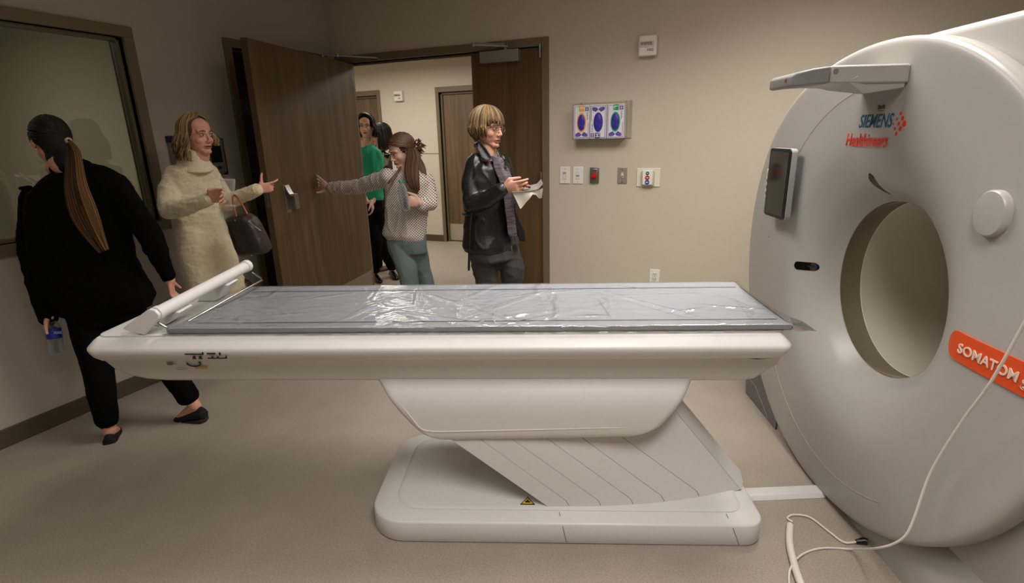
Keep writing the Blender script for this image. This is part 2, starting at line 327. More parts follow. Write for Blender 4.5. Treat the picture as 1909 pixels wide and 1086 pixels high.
# corridor doors
def hall_door(n, x0, x1, top):
    f = MB()
    for (a, b) in (((x0 - 0.05, 0), (x0, top + 0.07)), ((x1, 0), (x1 + 0.05, top + 0.07)), ((x0, top), (x1, top + 0.07))): f.box((a[0], 7.05, a[1]), (b[0], 7.2, b[1]))
    f.box((x0, 7.10, 0), (x0 + 0.03, 7.13, top)).box((x0, 7.10, top - 0.03), (x1, 7.13, top)).box((x1 - 0.03, 7.10, 0), (x1, 7.13, top))
    r = struct(n, f, M_FRAME, bevel=0.003)
    MB().box((x0 + 0.004, 7.13, 0.008), (x1 - 0.004, 7.17, top - 0.004)).build('door_leaf', MATS['hall_wood'], r)
    MB().box((x0 + 0.03, 7.127, 0.02), (x1 - 0.03, 7.131, 0.27)).build('kick_plate', mat('hall_kick_plate', (182, 172, 154), 0.4, metal=0.3), r)
wood('hall_wood', (92, 72, 52), (106, 84, 62), (120, 98, 74))
hall_door('door_5', -4.045, -3.12, 2.15)
hall_door('door_6', -6.0, -5.10, 2.16)
# ceiling lights (out of frame but they light the room)
M_DIFF = mat('light_diffuser', (255, 244, 228), 0.5, emit=3.0)
for i, (x, y, p) in enumerate(ROOM_LIGHTS):
    e = empty('ceiling_light', (x, y, CEIL - 0.03))
    MB().box((x - 0.30, y - 0.60, CEIL - 0.03), (x - 0.27, y + 0.60, CEIL - 0.001)).box((x + 0.27, y - 0.60, CEIL - 0.03), (x + 0.30, y + 0.60, CEIL - 0.001)).box((x - 0.30, y - 0.60, CEIL - 0.03), (x + 0.30, y - 0.57, CEIL - 0.001)).box((x - 0.30, y + 0.57, CEIL - 0.03), (x + 0.30, y + 0.60, CEIL - 0.001)).build('frame', M_PLATE, e, smooth=False)
    MB().box((x - 0.27, y - 0.57, CEIL - 0.02), (x + 0.27, y + 0.57, CEIL - 0.012)).build('diffuser', M_DIFF, e, smooth=False)
    tag(e, 'recessed ceiling light panel above the examination room', 'ceiling light', 'ceiling light panels over the scanner')
# ------------------------------------------------------------------ wall devices on the back wall
def wall_plate(name, x0, z0, x1, z1, m, label, cat='switch', group=None, y=YB):
    e = empty(name, ((x0 + x1) / 2, y, (z0 + z1) / 2))
    MB().box((x0, y - 0.007, z0), (x1, y, z1)).build('plate', m, e, bevel=0.003)
    tag(e, label, cat, group); return e
def paddle_switch(x0, z0, x1, z1, up, label):
    e = wall_plate('light_switch', x0, z0, x1, z1, M_PLATE, label, group=None); cx = (x0 + x1) / 2; cz = (z0 + z1) / 2
    MB().box((cx - 0.017, YB - 0.010, cz - 0.033), (cx + 0.017, YB - 0.006, cz + 0.033)).build('rocker', mat('rocker_white', (216, 212, 204), 0.4), e, bevel=0.002)
    MB().box((cx - 0.013, YB - 0.014, cz + up - 0.007), (cx + 0.013, YB - 0.009, cz + up)).build('toggle', mat('toggle_grey', (150, 146, 140), 0.4), e)
    for s in (-1, 1): MB().tube([(cx, YB - 0.009, cz + s * 0.052), (cx, YB - 0.006, cz + s * 0.052)], 0.003, 8).build('screw', M_ALU, e)
paddle_switch(-1.354, 1.156, -1.268, 1.291, 0.022, 'white slide dimmer switch nearest the door frame, knob high')
paddle_switch(-1.243, 1.156, -1.158, 1.291, 0.002, 'white slide dimmer switch beside the red stop button plate, knob at middle')
e = wall_plate('stop_button', -1.103, 1.163, -1.028, 1.285, M_STEEL, 'steel wall plate with a round red emergency push button', 'button')
MB().box((-1.096, YB - 0.026, 1.170), (-1.035, YB - 0.006, 1.278)).build('cover', M_STEEL, e, bevel=0.006)
MB().rev([(0.0, 0.0), (0.024, 0.0), (0.024, 0.008), (0.019, 0.014), (0.0, 0.016)], (-1.062, YB - 0.024, 1.222), (0, -1, 0), 24).build('collar', M_RED, e)
MB().rev([(0.0, 0.0), (0.013, 0.0), (0.013, 0.012), (0.0, 0.014)], (-1.064, YB - 0.038, 1.222), (0, -1, 0), 24).build('push_button', mat('bright_red', (205, 20, 28), 0.3), e)
e = wall_plate('key_switch', -0.880, 1.162, -0.806, 1.285, mat('satin_nickel', (168, 158, 144), 0.4, metal=0.5), 'satin metal switch plate with a small ivory toggle', 'switch')
MB().box((-0.853, YB - 0.012, 1.205), (-0.833, YB - 0.006, 1.246)).build('toggle', mat('ivory', (206, 200, 180), 0.4), e, bevel=0.003)
MB().ell((-0.843, YB - 0.014, 1.218), (0.005, 0.004, 0.005)).build('indicator', mat('olive_dot', (70, 72, 50), 0.4), e)
for z in (1.270, 1.176): MB().tube([(-0.843, YB - 0.010, z), (-0.843, YB - 0.006, z)], 0.006, 10).build('screw', M_STEEL, e)
e = wall_plate('call_panel', -0.731, 1.140, -0.555, 1.281, mat('cream_plate', (220, 214, 198), 0.4), 'wide cream wall plate holding a small remote with round blue and red buttons', 'call panel')
h = MB().box((-0.690, YB - 0.030, 1.150), (-0.598, YB - 0.006, 1.262)).build('cradle', mat('clear_grey', (190, 186, 176), 0.3), e, bevel=0.004)
r = MB().box((-0.684, YB - 0.040, 1.156), (-0.606, YB - 0.018, 1.268)).build('remote', M_PLATE, e, bevel=0.006)
for z, m_, rad, sg in ((1.243, mat('navy_button', (26, 38, 62), 0.4), 0.013, 'bed'), (1.210, M_RED, 0.017, 'stop'), (1.177, mat('blue_button', (50, 60, 140), 0.4), 0.017, 'blue')):
    MB().rev([(0.0, 0.0), (rad, 0.0), (rad, 0.002), (0.0, 0.003)], (-0.645, YB - 0.040, z), (0, -1, 0), 20).build('button', m_, r)
    MB().box((-0.645 - rad * 0.5, YB - 0.0440, z + 0.001), (-0.645 + rad * 0.5, YB - 0.0428, z + 0.004)).box((-0.645 - rad * 0.5, YB - 0.0440, z - 0.004), (-0.645 + rad * 0.5, YB - 0.0428, z - 0.001)).build('button_lettering', M_PLATE, r)
e = wall_plate('wall_outlet', -0.597, 0.362, -0.517, 0.489, M_PLATE, 'white duplex power outlet low on the beige wall', 'outlet')
MB().box((-0.576, YB - 0.010, 0.385), (-0.538, YB - 0.006, 0.466)).build('socket_face', mat('rocker_white', (216, 212, 204), 0.4), e, bevel=0.002)
for dz in (0.0, -0.042):
    for dx, ww in ((-0.008, 0.0018), (0.008, 0.0018)): MB().box((-0.557 + dx - ww, YB - 0.0112, 0.447 + dz), (-0.557 + dx + ww, YB - 0.0098, 0.457 + dz)).build('slot', M_DARK, e)
    MB().ell((-0.557, YB - 0.010, 0.437 + dz), (0.003, 0.0015, 0.003)).build('ground_hole', M_DARK, e)
def strobe(x0, z0, x1, z1, y, label, fire):
    e = empty('fire_alarm', ((x0 + x1) / 2, y, (z0 + z1) / 2))
    MB().box((x0, y - 0.05, z0), (x1, y, z1)).build('housing', M_PLATE, e, bevel=0.008)
    cx = (x0 + x1) / 2 - 0.004; cz = (z0 + z1) / 2 + 0.012; ww = (x1 - x0) * 0.36
    MB().box((cx - ww - 0.004, y - 0.056, cz - 0.022), (cx + ww + 0.004, y - 0.048, cz + 0.016)).build('lens_frame', mat('rocker_white', (216, 212, 204), 0.4), e, bevel=0.003)
    l = MB()
    for k in range(6):
        a = cx - ww + k * ww / 3; l.add([(a, y - 0.056, cz - 0.014), (a + ww / 3, y - 0.056, cz - 0.014), (a + ww / 3, y - 0.056, cz + 0.013), (a, y - 0.056, cz + 0.013), (a + ww / 6, y - 0.072 - 0.004 * (k % 2), cz)], [(0, 1, 4), (1, 2, 4), (2, 3, 4), (3, 0, 4)])
    l.build('strobe_lens', mat('strobe_silver', (210, 210, 210), 0.08, metal=0.85), e, smooth=False)
    if fire: text('FIRE', 0.026, (cx + 0.002, y - 0.0515, z0 + 0.028), (1, 0, 0), (0, 0, 1), mat('red_print', (150, 30, 50), 0.5), 'lettering', e)
    tag(e, label, 'fire alarm')
strobe(-0.750, 2.072, -0.622, 2.207, YB, 'white fire alarm strobe high on the beige wall right of the doors', True)
strobe(-4.775, 2.06, -4.63, 2.20, 7.07, 'small white fire alarm strobe on the corridor wall', True)
# glove dispenser and three glove boxes
gy0, gy1 = YB - 0.095, YB
M_CLEAR = bpy.data.materials.new('clear_acrylic'); M_CLEAR.use_nodes = True
nt = M_CLEAR.node_tree; nt.nodes.clear(); _o = nt.nodes.new('ShaderNodeOutputMaterial'); _m = nt.nodes.new('ShaderNodeMixShader'); _t = nt.nodes.new('ShaderNodeBsdfTransparent'); _g = nt.nodes.new('ShaderNodeBsdfGlossy'); _f = nt.nodes.new('ShaderNodeValue')
_t.inputs[0].default_value = (0.96, 0.96, 0.95, 1); _g.inputs['Roughness'].default_value = 0.06; _f.outputs[0].default_value = 0.07
nt.links.new(_f.outputs[0], _m.inputs[0]); nt.links.new(_t.outputs[0], _m.inputs[1]); nt.links.new(_g.outputs[0], _m.inputs[2]); nt.links.new(_m.outputs[0], _o.inputs[0])
e = empty('glove_dispenser', (-1.01, YB, 1.5))
gd = MB()
gd.box((-1.224, gy1 - 0.004, 1.500), (-0.786, gy1, 1.775)).box((-1.224, gy0 - 0.004, 1.500), (-0.786, gy1, 1.504)).box((-1.226, gy0 - 0.004, 1.50), (-1.222, gy1, 1.765)).box((-0.788, gy0 - 0.004, 1.50), (-0.784, gy1, 1.775))
gd.box((-1.224, gy0 - 0.006, 1.500), (-0.786, gy0 - 0.004, 1.516))
gd.build('acrylic_holder', M_CLEAR, e, smooth=False)
for x in (-1.18, -0.83): MB().tube([(x, gy1 - 0.006, 1.768), (x, gy1 - 0.002, 1.768)], 0.005, 8).build('screw', M_STEEL, e)
tag(e, 'clear acrylic wall holder around the three glove boxes', 'glove box holder')
M_BOXW = mat('carton_white', (222, 216, 222), 0.5); M_PUR = mat('print_purple', (96, 84, 156), 0.5); M_NIT = mat('nitrile_blue', (56, 46, 150), 0.45, var=0.5, vscale=60)
M_ORG = mat('print_orange', (236, 160, 44), 0.5); M_GRN = mat('print_green', (24, 150, 104), 0.5); M_LGR = mat('print_light_green', (130, 200, 110), 0.5); M_BLU = mat('print_blue', (40, 44, 140), 0.5)
def oval(mb, cx, y, cz, rx, rz, n=32): mb.loft([[(cx + rx * math.cos(t), yy, cz + rz * math.sin(t)) for t in [2 * math.pi * k / n for k in range(n)]] for yy in (y, y + 0.0006)])
def glove_box(x0, letter, col, flip, label):
    x1 = x0 + 0.125; zb, zt = 1.5045, 1.752; e = empty('glove_box', ((x0 + x1) / 2, gy0 + 0.04, zb)); Y = gy0 - 0.001; cx = (x0 + x1) / 2; cz = (zb + zt) / 2
    MB().box((x0, gy0, zb), (x1, gy1 - 0.004, zt)).build('carton', M_BOXW, e, bevel=0.0015)
    Z = (lambda z: 2 * cz - z) if flip else (lambda z: z); X = (lambda x: 2 * cx - x) if flip else (lambda x: x)
    def rect(mb, xa, za, xb, zb_, y=Y): 
        a, b = sorted((X(xa), X(xb))); c, d = sorted((Z(za), Z(zb_))); mb.box((a, y, c), (b, y + 0.001, d))
    fr = MB()
    for q in ((x0 + .007, zb + .008, x1 - .007, zb + .011), (x0 + .007, zt - .011, x1 - .007, zt - .008), (x0 + .007, zb + .008, x0 + .010, zt - .008), (x1 - .010, zb + .008, x1 - .007, zt - .13)): rect(fr, *q)
    fr.build('printed_border', M_PUR, e, smooth=False)
    g = MB()
    for s in (-1, 1):
        pts = [(0, 0.0), (s * 0.02, 0.018), (s * 0.045, 0.006), (s * 0.050, -0.010), (s * 0.040, -0.018), (s * 0.012, -0.014)]
        pts = pts if s > 0 else pts[::-1]
        g.loft([[(X(cx + a), yy, Z(zb + 0.034 + b)) for a, b in pts] for yy in (Y - 0.0004, Y + 0.0006)])
    g.build('printed_gloves', mat('print_glove', (92, 78, 160), 0.5, var=0.5, vscale=90), e, smooth=False)
    if not flip or True:
        o1 = MB(); oval(o1, cx, Y - 0.0008, cz - 0.003, 0.036, 0.071); o1.build('opening_rim', col if not flip else M_NIT, e, smooth=False)
    o2 = MB(); o2.ell((cx, Y, cz - 0.003), (0.029, 0.010, 0.061), n=24, m=16); ob = o2.build('gloves', M_NIT, e)
    for v in ob.data.vertices:
        p = v.co; v.co.y += 0.006 * noise.noise(Vector((p.x * 60, 0, p.z * 45)))
    lb = MB(); rect(lb, cx - 0.013, zt - .044, cx + 0.022, zt - .004, Y - 0.001); lb.build('size_label', col, e, smooth=False)
    l2 = MB(); rect(l2, cx - 0.020, zt - .044, cx - 0.013, zt - .004, Y - 0.001); l2.build('label_stripe', M_LGR, e, smooth=False)
    if flip: text(letter, 0.036, (cx + 0.010, Y - 0.0015, Z(zt - .011)), (0, 0, 1), (-1, 0, 0), M_BOXW, 'size_letter', e, bold=0.0012)
    else: text(letter, 0.036, (cx - 0.009, Y - 0.0015, zt - .012), (0, 0, -1), (1, 0, 0), M_BOXW, 'size_letter', e, bold=0.0012)
    pm = MB(); rect(pm, x1 - .034, zt - .042, x1 - .006, zt - .016, Y - 0.001); pm.build('maker_mark', M_PUR, e, smooth=False)
    mk = MB(); rect(mk, x1 - .030, zt - .031, x1 - .010, zt - .028, Y - 0.0016); rect(mk, x1 - .022, zt - .038, x1 - .018, zt - .020, Y - 0.0016); mk.build('maker_symbol', M_BOXW, e, smooth=False)
    tx = MB()
    for k in range(9): rect(tx, x1 - .021, zt - .052 - k * .0065, x1 - .021 + (.006 if k % 3 else .011), zt - .056 - k * .0065)
    tx.build('fine_print', M_GREYP, e, smooth=False)
    tag(e, label, 'glove box')
glove_box(-1.2145, 'S', M_ORG, False, 'glove box with orange-rimmed opening and orange S label')
glove_box(-1.0840, 'M', M_BLU, True, 'middle glove box with blue gloves and upside down M label')
glove_box(-0.9535, 'L', M_GRN, False, 'glove box with green-rimmed opening and green L label')
# hand sanitiser dispenser and blue holder on left wall
e = empty('sanitizer_dispenser', (XL, 2.80, 1.33))
pr = rrect(2.705, 1.325, 2.875, 1.60, [0.05, 0.03, 0.03, 0.03], 5)
mb = MB(); mb.loft([[(x, y + (0.0 if k < 2 else 0), z) for y, z in inset(pr, d)] for k, (x, d) in enumerate(((XL, 0), (XL + 0.07, 0), (XL + 0.09, 0.008), (XL + 0.10, 0.02)))])
mb.build('housing', mat('dispenser_grey', (88, 86, 86), 0.35), e)
MB().box((XL, 2.868, 1.32), (XL + 0.085, 2.882, 1.575)).build('side_rim', M_BLACK, e, bevel=0.005)
MB().box((XL + 0.099, 2.745, 1.41), (XL + 0.103, 2.835, 1.53)).build('front_recess', M_BLACK, e, bevel=0.002)
MB().ell((XL + 0.102, 2.80, 1.375), (0.008, 0.018, 0.012)).build('nozzle', M_BLACK, e)
MB().box((XL + 0.1005, 2.80, 1.552), (XL + 0.1025, 2.835, 1.560)).build('lettering', M_PLATE, e)
tag(e, 'grey and black hand sanitizer dispenser on the wall behind the woman in cream', 'soap dispenser')
e = empty('wall_box', (XL, 2.5, 1.5))
MB().box((XL, 2.515, 1.42), (XL + 0.06, 2.62, 1.555)).build('body', mat('box_grey', (150, 142, 132), 0.5), e, bevel=0.004)
MB().box((XL, 2.51, 1.555), (XL + 0.07, 2.62, 1.595)).build('lid', mat('deep_blue', (34, 30, 96), 0.4), e, bevel=0.004)
tag(e, 'small wall box with blue lid behind the blonde head', 'dispenser')
# ------------------------------------------------------------------ patient table (own frame: u along, v across, w up)
TR = math.radians(20.0)
UV = Matrix.Rotation(TR, 4, 'Z')
def W(u, v, w_): return UV @ Vector((u, v, w_))
tb = empty('patient_table', W(0.08, 2.07, 0), TR)
tag(tb, 'long white scanner examination table in front of the ring-shaped scanner', 'patient table')
CV = 2.07
b = MB(UV); slab(b, rrect(-0.695, 1.742, 0.868, 2.398, [0.10, 0.15, 0.15, 0.08], 8), [(0.004, 0.002), (0, 0.008), (0, 0.088), (0.003, 0.093), (0.010, 0.097), (0.045, 0.108), (0.07, 0.112)])
base = b.build('base', M_TWHITE, tb)
b = MB(UV); slab(b, rrect(-0.600, 1.80, 0.80, 2.33, [0.08, 0.12, 0.12, 0.06], 8), [(0, 0.108), (0.0, 0.1135), (0.006, 0.117), (0.02, 0.119)])
b.build('base_panel', M_TWHITE, base)
for (u0, u1) in ((0.085, 0.10), (0.735, 0.765)):
    MB(UV).add([(u0, 1.7415, 0.086), (u0 + 0.003, 1.7415, 0.086), (u1 + 0.003, 1.7415, 0.008), (u1, 1.7415, 0.008), (u0 - 0.012, 1.79, 0.1125), (u0 - 0.009, 1.79, 0.1125)], [(0, 1, 2, 3), (4, 5, 1, 0)]).build('seam', M_GREYP, base, smooth=False)
s = 0.020; wl = MB(UV); tri = [(-0.082, 1.822, 0.1195), (-0.020, 1.822, 0.1195), (-0.051, 1.872, 0.1195)]
wl.extrude(tri, (0, 0, 0.0008)); wl.build('warning_label', mat('label_black', (24, 22, 18), 0.5), base, smooth=False)
tri = [(-0.074, 1.827, 0.1203), (-0.028, 1.827, 0.1203), (-0.051, 1.865, 0.1203)]
MB(UV).extrude(tri, (0, 0, 0.0008)).build('warning_triangle', mat('label_yellow', (206, 184, 40), 0.5), base, smooth=False)
MB(UV).box((-0.061, 1.834, 0.1211), (-0.041, 1.842, 0.1216)).box((-0.055, 1.842, 0.1211), (-0.047, 1.848, 0.1216)).build('warning_symbol', MATS['label_black'], base, smooth=False)
# slanted column covered with telescopic panels
def lerp(a, b, t): return a + (b - a) * t
WB, WK, WT = 0.116, 0.146, 0.410
bots = [0.032, 0.118, 0.245, 0.375, 0.502, 0.650, 0.835]; tops = [-0.330, -0.215, -0.093, 0.040, 0.170, 0.315, 0.600]
def ub(k, w_):
    if k in (0, 6): return lerp(bots[k], tops[k], (w_ - WB) / (WT - WB))
    if w_ < WK: return bots[k] - 0.016 * (w_ - WB) / (WK - WB)
    return lerp(bots[k] - 0.016, tops[k], (w_ - WK) / (WT - WK))
def vf(u, w_):
    s_ = (u - ub(0, w_)) / (ub(6, w_) - ub(0, w_)); s_ = min(max(s_, 0), 1); return 1.815 + 0.125 * s_ ** 2.6
levels = [0.112, WB + 0.001, 0.128, WK, 0.2, 0.3, WT, 0.50, 0.60]
core = MB(UV); rings = []
for w_ in levels:
    us = [lerp(ub(0, w_) + 0.01, ub(6, w_) - 0.012, k / 16) for k in range(17)]
    rings.append([(u, vf(u, w_) + 0.006, w_) for u in us] + [(u, 2 * CV - vf(u, w_) - 0.006, w_) for u in us[::-1]])
core.loft(rings); col = core.build('column', M_GREYP, tb)
for k in range(6):
    mb = MB(UV); rings = []
    for w_ in levels:
        a, b_ = ub(k, w_) + (0.0012 if k else 0), ub(k + 1, w_) - 0.0012
        us = [lerp(a, b_, q / 4) for q in range(5)]; off = 0.0006 * k
        rings.append([(u, vf(u, w_) + off, w_) for u in us] + [(u, 2 * CV - vf(u, w_) - off, w_) for u in us[::-1]])
    mb.loft(rings); mb.build('column_panel', M_TWHITE, col)
mb = MB(UV); rings = []
for w_ in levels:
    a = ub(6, w_) - 0.003; va, vb = vf(a, w_), 2 * CV - vf(a, w_); bulge = 0.05
    rings.append([(a, va, w_), (a + bulge * 0.55, lerp(va, vb, .2), w_), (a + bulge * 0.9, lerp(va, vb, .5), w_), (a + bulge * 0.55, lerp(va, vb, .8), w_), (a, vb, w_), (a - 0.02, CV, w_)])
mb.loft(rings); mb.build('column_end_cover', M_TWHITE, col)
wl = MB(UV); a = ub(6, 0.50)
wl.add([(ub(6, .50) + .006, 1.975, .50), (ub(6, .50) + .010, 1.99, .50), (ub(6, .47) + .012, 1.992, .47), (ub(6, .465) + .008, 1.978, .465)], [(0, 1, 2, 3)]); wl.build('yellow_label', mat('label_ochre', (150, 130, 40), 0.5), col)
# skirt under the frame
sk = [(-0.64, 0.66), (-0.615, 0.635), (-0.585, 0.595), (-0.49, 0.470), (-0.455, 0.438), (-0.41, 0.421), (-0.35, 0.414), (0.20, 0.427), (0.34, 0.435), (0.40, 0.452), (0.455, 0.485), (0.50, 0.54), (0.585, 0.655), (0.60, 0.66)]
_w = [.414, .421, .438, .470, .53, .595, .635, .660]; _l = [-.36, -.41, -.455, -.49, -.538, -.585, -.615, -.64]; _r = [.30, .36, .42, .465, .505, .548, .572, .590]
mb = MB(UV); rings = []
for w_, ins in ((.4135, .045), (.4145, .03), (.418, .016), (.424, .007), (.433, .002), (.445, 0), (.47, 0), (.50, 0), (.53, 0), (.56, .001), (.585, .006), (.605, .014), (.625, .027), (.645, .042), (.66, .05)):
    ul, ur = float(np.interp(w_, _w, _l)), float(np.interp(w_, _w, _r)); f_ = 0.02 * max(0, min(1, (.53 - w_) / .12))
    o_ = rrect(ul, 1.80 + ins, ur, 2.34 - ins, 0.045, 6); rings.append([(x, y, w_ + f_ * (x - ul) / (ur - ul)) for x, y in o_])
mb.loft(rings); skirt = mb.build('skirt', M_TWHITE, tb, angle=60)
gr = MB(UV); pth = [(-0.530, 1.806, 0.585), (-0.505, 1.8005, 0.55), (-0.463, 1.8005, 0.485), (-0.445, 1.8005, 0.470), (-0.41, 1.8005, 0.464), (-0.36, 1.8005, 0.464), (0.0, 1.8005, 0.474), (0.30, 1.8005, 0.483), (0.36, 1.8025, 0.487)]
gr.tube(pth, [0.001, 0.003, 0.0035, 0.0035, 0.0035, 0.0035, 0.003, 0.002, 0.001], 8); gr.build('moulded_ridge', M_TWHITE, skirt)
# frame: hull + rounded rim
hull = [(-1.665, 0.79), (-1.665, 0.745), (-1.645, 0.705), (-1.60, 0.675), (-1.54, 0.657), (-1.46, 0.649), (0.76, 0.643), (0.80, 0.652), (0.868, 0.72), (0.872, 0.79)]
mb = MB(UV); rings = []
for v, ins in ((1.80, 0.03), (1.806, 0.012), (1.822, 0.0), (2.318, 0.0), (2.334, 0.012), (2.34, 0.03)):
    rings.append([(u * (1 - ins * 0.15), v + (0.35 * (0.79 - z) if v < CV else -0.35 * (0.79 - z)), z + (ins * 0.6 if z < 0.78 else 0)) for u, z in hull])
mb.loft(rings); fr = mb.build('frame', M_TWHITE, tb, angle=50)
mb = MB(UV); slab(mb, rrect(-1.685, 1.742, 0.885, 2.398, [0.05, 0.10, 0.06, 0.05], 8), [(0.10, 0.763), (0.06, 0.766), (0.034, 0.774), (0.014, 0.792), (0.004, 0.810), (0.0005, 0.820), (0.001, 0.827), (0.006, 0.834), (0.024, 0.852), (0.036, 0.861), (0.046, 0.866), (0.056, 0.868)])
rim = mb.build('frame_rim', M_TWHITE, fr)
mb = MB(UV); slab(mb, rrect(-1.645, 1.785, 0.862, 2.355, [0.03, 0.08, 0.04, 0.03], 8), [(0.0, 0.862), (0.0, 0.8695), (0.004, 0.871)])
mb.build('top_plate', M_TWHITE, fr)
def hp(u, w_, v=1.822): return (u, v + 0.35 * (0.79 - w_) - 0.022, w_)
# printed marks on the hull side
M_INK = mat('print_ink', (40, 38, 36), 0.5)
V0 = 1.7405
mk = MB(UV)
for (u0, u1, w0, w1) in ((-1.283, -1.215, .812, .815), (-1.217, -1.214, .812, .822), (-1.255, -1.247, .797, .806), (-1.232, -1.224, .797, .806), (-1.258, -1.244, .795, .797), (-1.235, -1.221, .795, .797), (-1.20, -1.170, .813, .818), (-1.155, -1.150, .810, .820), (-1.20, -1.13, .796, .799), (-1.133, -1.130, .796, .806), (-1.185, -1.180, .799, .805), (-1.165, -1.16, .799, .804)):
    mk.box((u0, V0 - 0.001, w0), (u1, V0 + 0.004, w1))
mk.build('printed_diagram', M_INK, rim, smooth=False)
mk = MB(UV)
for (u0, u1, w0, w1) in ((-1.415, -1.392, .737, .749), (-1.39, -1.375, .742, .745), (-1.39, -1.35, .722, .724), (-1.39, -1.36, .714, .716), (-1.35, -1.348, .714, .724)):
    p0, p1 = hp(u0, w0), hp(u1, w1); mk.add([(u0, p0[1] - .002, w0), (u1, p0[1] - .002, w0), (u1, p1[1] - .002, w1), (u0, p1[1] - .002, w1)], [(0, 1, 2, 3)])
mk.build('printed_note', M_GREYP, fr, smooth=False)
mk = MB(UV); cu_, cw_ = -1.31, 0.745
arc = [(cu_ + 0.026 * math.cos(t), cw_ + 0.015 * math.sin(t)) for t in [math.radians(170 + 20 * k) for k in range(12)]]
mk.tube([(u, hp(u, w_)[1] - 0.001, w_) for u, w_ in arc], 0.0028, 6); mk.build('round_mark', mat('teal_print', (60, 80, 100), 0.5), fr)
mk = MB(UV); u0, u1, w0, w1 = -1.315, -1.265, .718, .728; mk.add([(u0, hp(u0, w0)[1] - .002, w0), (u1, hp(u0, w0)[1] - .002, w0), (u1, hp(u0, w1)[1] - .002, w1), (u0, hp(u0, w1)[1] - .002, w1)], [(0, 1, 2, 3)])
mk.build('yellow_mark', mat('label_yellow2', (210, 170, 50), 0.5), fr, smooth=False)
# cradle pad
M_PAD = mat('pad_vinyl_grey', (163, 165, 169), 0.42)
pad = MB(UV); n = 24; rings = []
for u in [-1.375, -1.372, -1.36] + [lerp(-1.3, 0.8, k / 20) for k in range(21)] + [0.872, 0.882, 0.885]:
    e_ = 0.006 if u in (-1.375, 0.885) else (0.002 if u in (-1.372, 0.882) else 0); r_ = []
    for k in range(13):
        t = k / 12; v = lerp(1.79 + e_, 2.35 - e_, t); q = abs(2 * t - 1); r_.append((u, v, 0.896 - 0.010 * (1 - q ** 4) - e_ - (0.002 if k in (0, 12) else 0)))
    r_ += [(u, 2.345 - e_, 0.874), (u, 1.795 + e_, 0.874)]
    rings.append(r_)
pad.loft(rings); tt = pad.build('cradle_pad', M_PAD, tb, angle=50)
tray = MB(UV); slab(tray, rrect(-1.35, 1.80, 0.90, 2.34, 0.02, 3), [(0.004, 0.869), (0, 0.872), (0, 0.877), (0.003, 0.879)]); tray.build('cradle_tray', mat('tray_grey', (70, 68, 68), 0.4), tb)
for v in (1.86, 2.28): MB(UV).tube([(-1.3, v, 0.8905), (0.86, v, 0.8905)], 0.0022, 6).build('pad_welt', mat('pad_line', (118, 122, 128), 0.5), tt)
# crinkled clear plastic cover over the pad
M_FILM = bpy.data.materials.new('clear_plastic_film'); M_FILM.use_nodes = True
def _film():
    nt = M_FILM.node_tree; N = nt.nodes; L = nt.links; N.clear(); o = N.new('ShaderNodeOutputMaterial'); mx = N.new('ShaderNodeMixShader'); t = N.new('ShaderNodeBsdfTransparent'); g = N.new('ShaderNodeBsdfGlossy'); lw = N.new('ShaderNodeLayerWeight')
    t.inputs[0].default_value = (0.93, 0.935, 0.94, 1); g.inputs['Roughness'].default_value = 0.09; lw.inputs[0].default_value = 0.32
    tc = N.new('ShaderNodeTexCoord'); mp = N.new('ShaderNodeMapping'); mp.inputs['Scale'].default_value = (1, 2.2, 1); nz = N.new('ShaderNodeTexNoise'); nz.inputs['Scale'].default_value = 3.2; nz.inputs['Detail'].default_value = 6; nz.inputs['Distortion'].default_value = 1.8; nz.inputs['Roughness'].default_value = 0.55
    bp = N.new('ShaderNodeBump'); bp.inputs['Strength'].default_value = 0.7; bp.inputs['Distance'].default_value = 0.008
    L.new(tc.outputs['Object'], mp.inputs[0]); L.new(mp.outputs[0], nz.inputs['Vector']); L.new(nz.outputs['Fac'], bp.inputs['Height']); L.new(bp.outputs[0], g.inputs['Normal']); L.new(bp.outputs[0], lw.inputs['Normal'])
    mr = N.new('ShaderNodeMapRange'); mr.inputs[1].default_value = 0; mr.inputs[2].default_value = 1; mr.inputs[3].default_value = 0.05; mr.inputs[4].default_value = 0.85
    L.new(lw.outputs['Fresnel'], mr.inputs[0]); L.new(mr.outputs[0], mx.inputs[0]); L.new(t.outputs[0], mx.inputs[1]); L.new(g.outputs[0], mx.inputs[2]); L.new(mx.outputs[0], o.inputs[0])
_film()
random.seed(5)
folds = [(random.uniform(-1.3, 0.85), random.uniform(1.8, 2.34), random.uniform(-0.5, 0.5) + random.choice((0, 0, 1.2, -1.2)), random.uniform(0.06, 0.28), random.uniform(0.004, 0.010), random.uniform(0.004, 0.014)) for _ in range(34)]
folds += [(-0.06, 1.82, 0.6, 0.25, 0.018, 0.014), (0.0, 2.32, 1.7, 0.12, 0.02, 0.012), (-0.3, 1.85, -0.5, 0.2, 0.012, 0.012)]
def film_h(u, v):
    h = 0.003 * noise.noise(Vector((u * 9, v * 16, 3.1))) + 0.0025 * noise.noise(Vector((u * 25, v * 30, 7.7)))
    for (a, b_, th, ln, am, wd) in folds:
        du, dv = u - a, v - b_
        if abs(du) > 0.4 or abs(dv) > 0.4: continue
        s_ = du * math.cos(th) + dv * math.sin(th); t_ = -du * math.sin(th) + dv * math.cos(th)
        e_ = (s_ / ln) ** 2 + (t_ / wd) ** 2
        if e_ < 9: h += am * math.exp(-e_)
    return 0.011 * math.tanh(h / 0.011) * max(0.08, min(1, (2.35 - v) / 0.06))
NU, NV = 380, 84; vs = []; fs = []
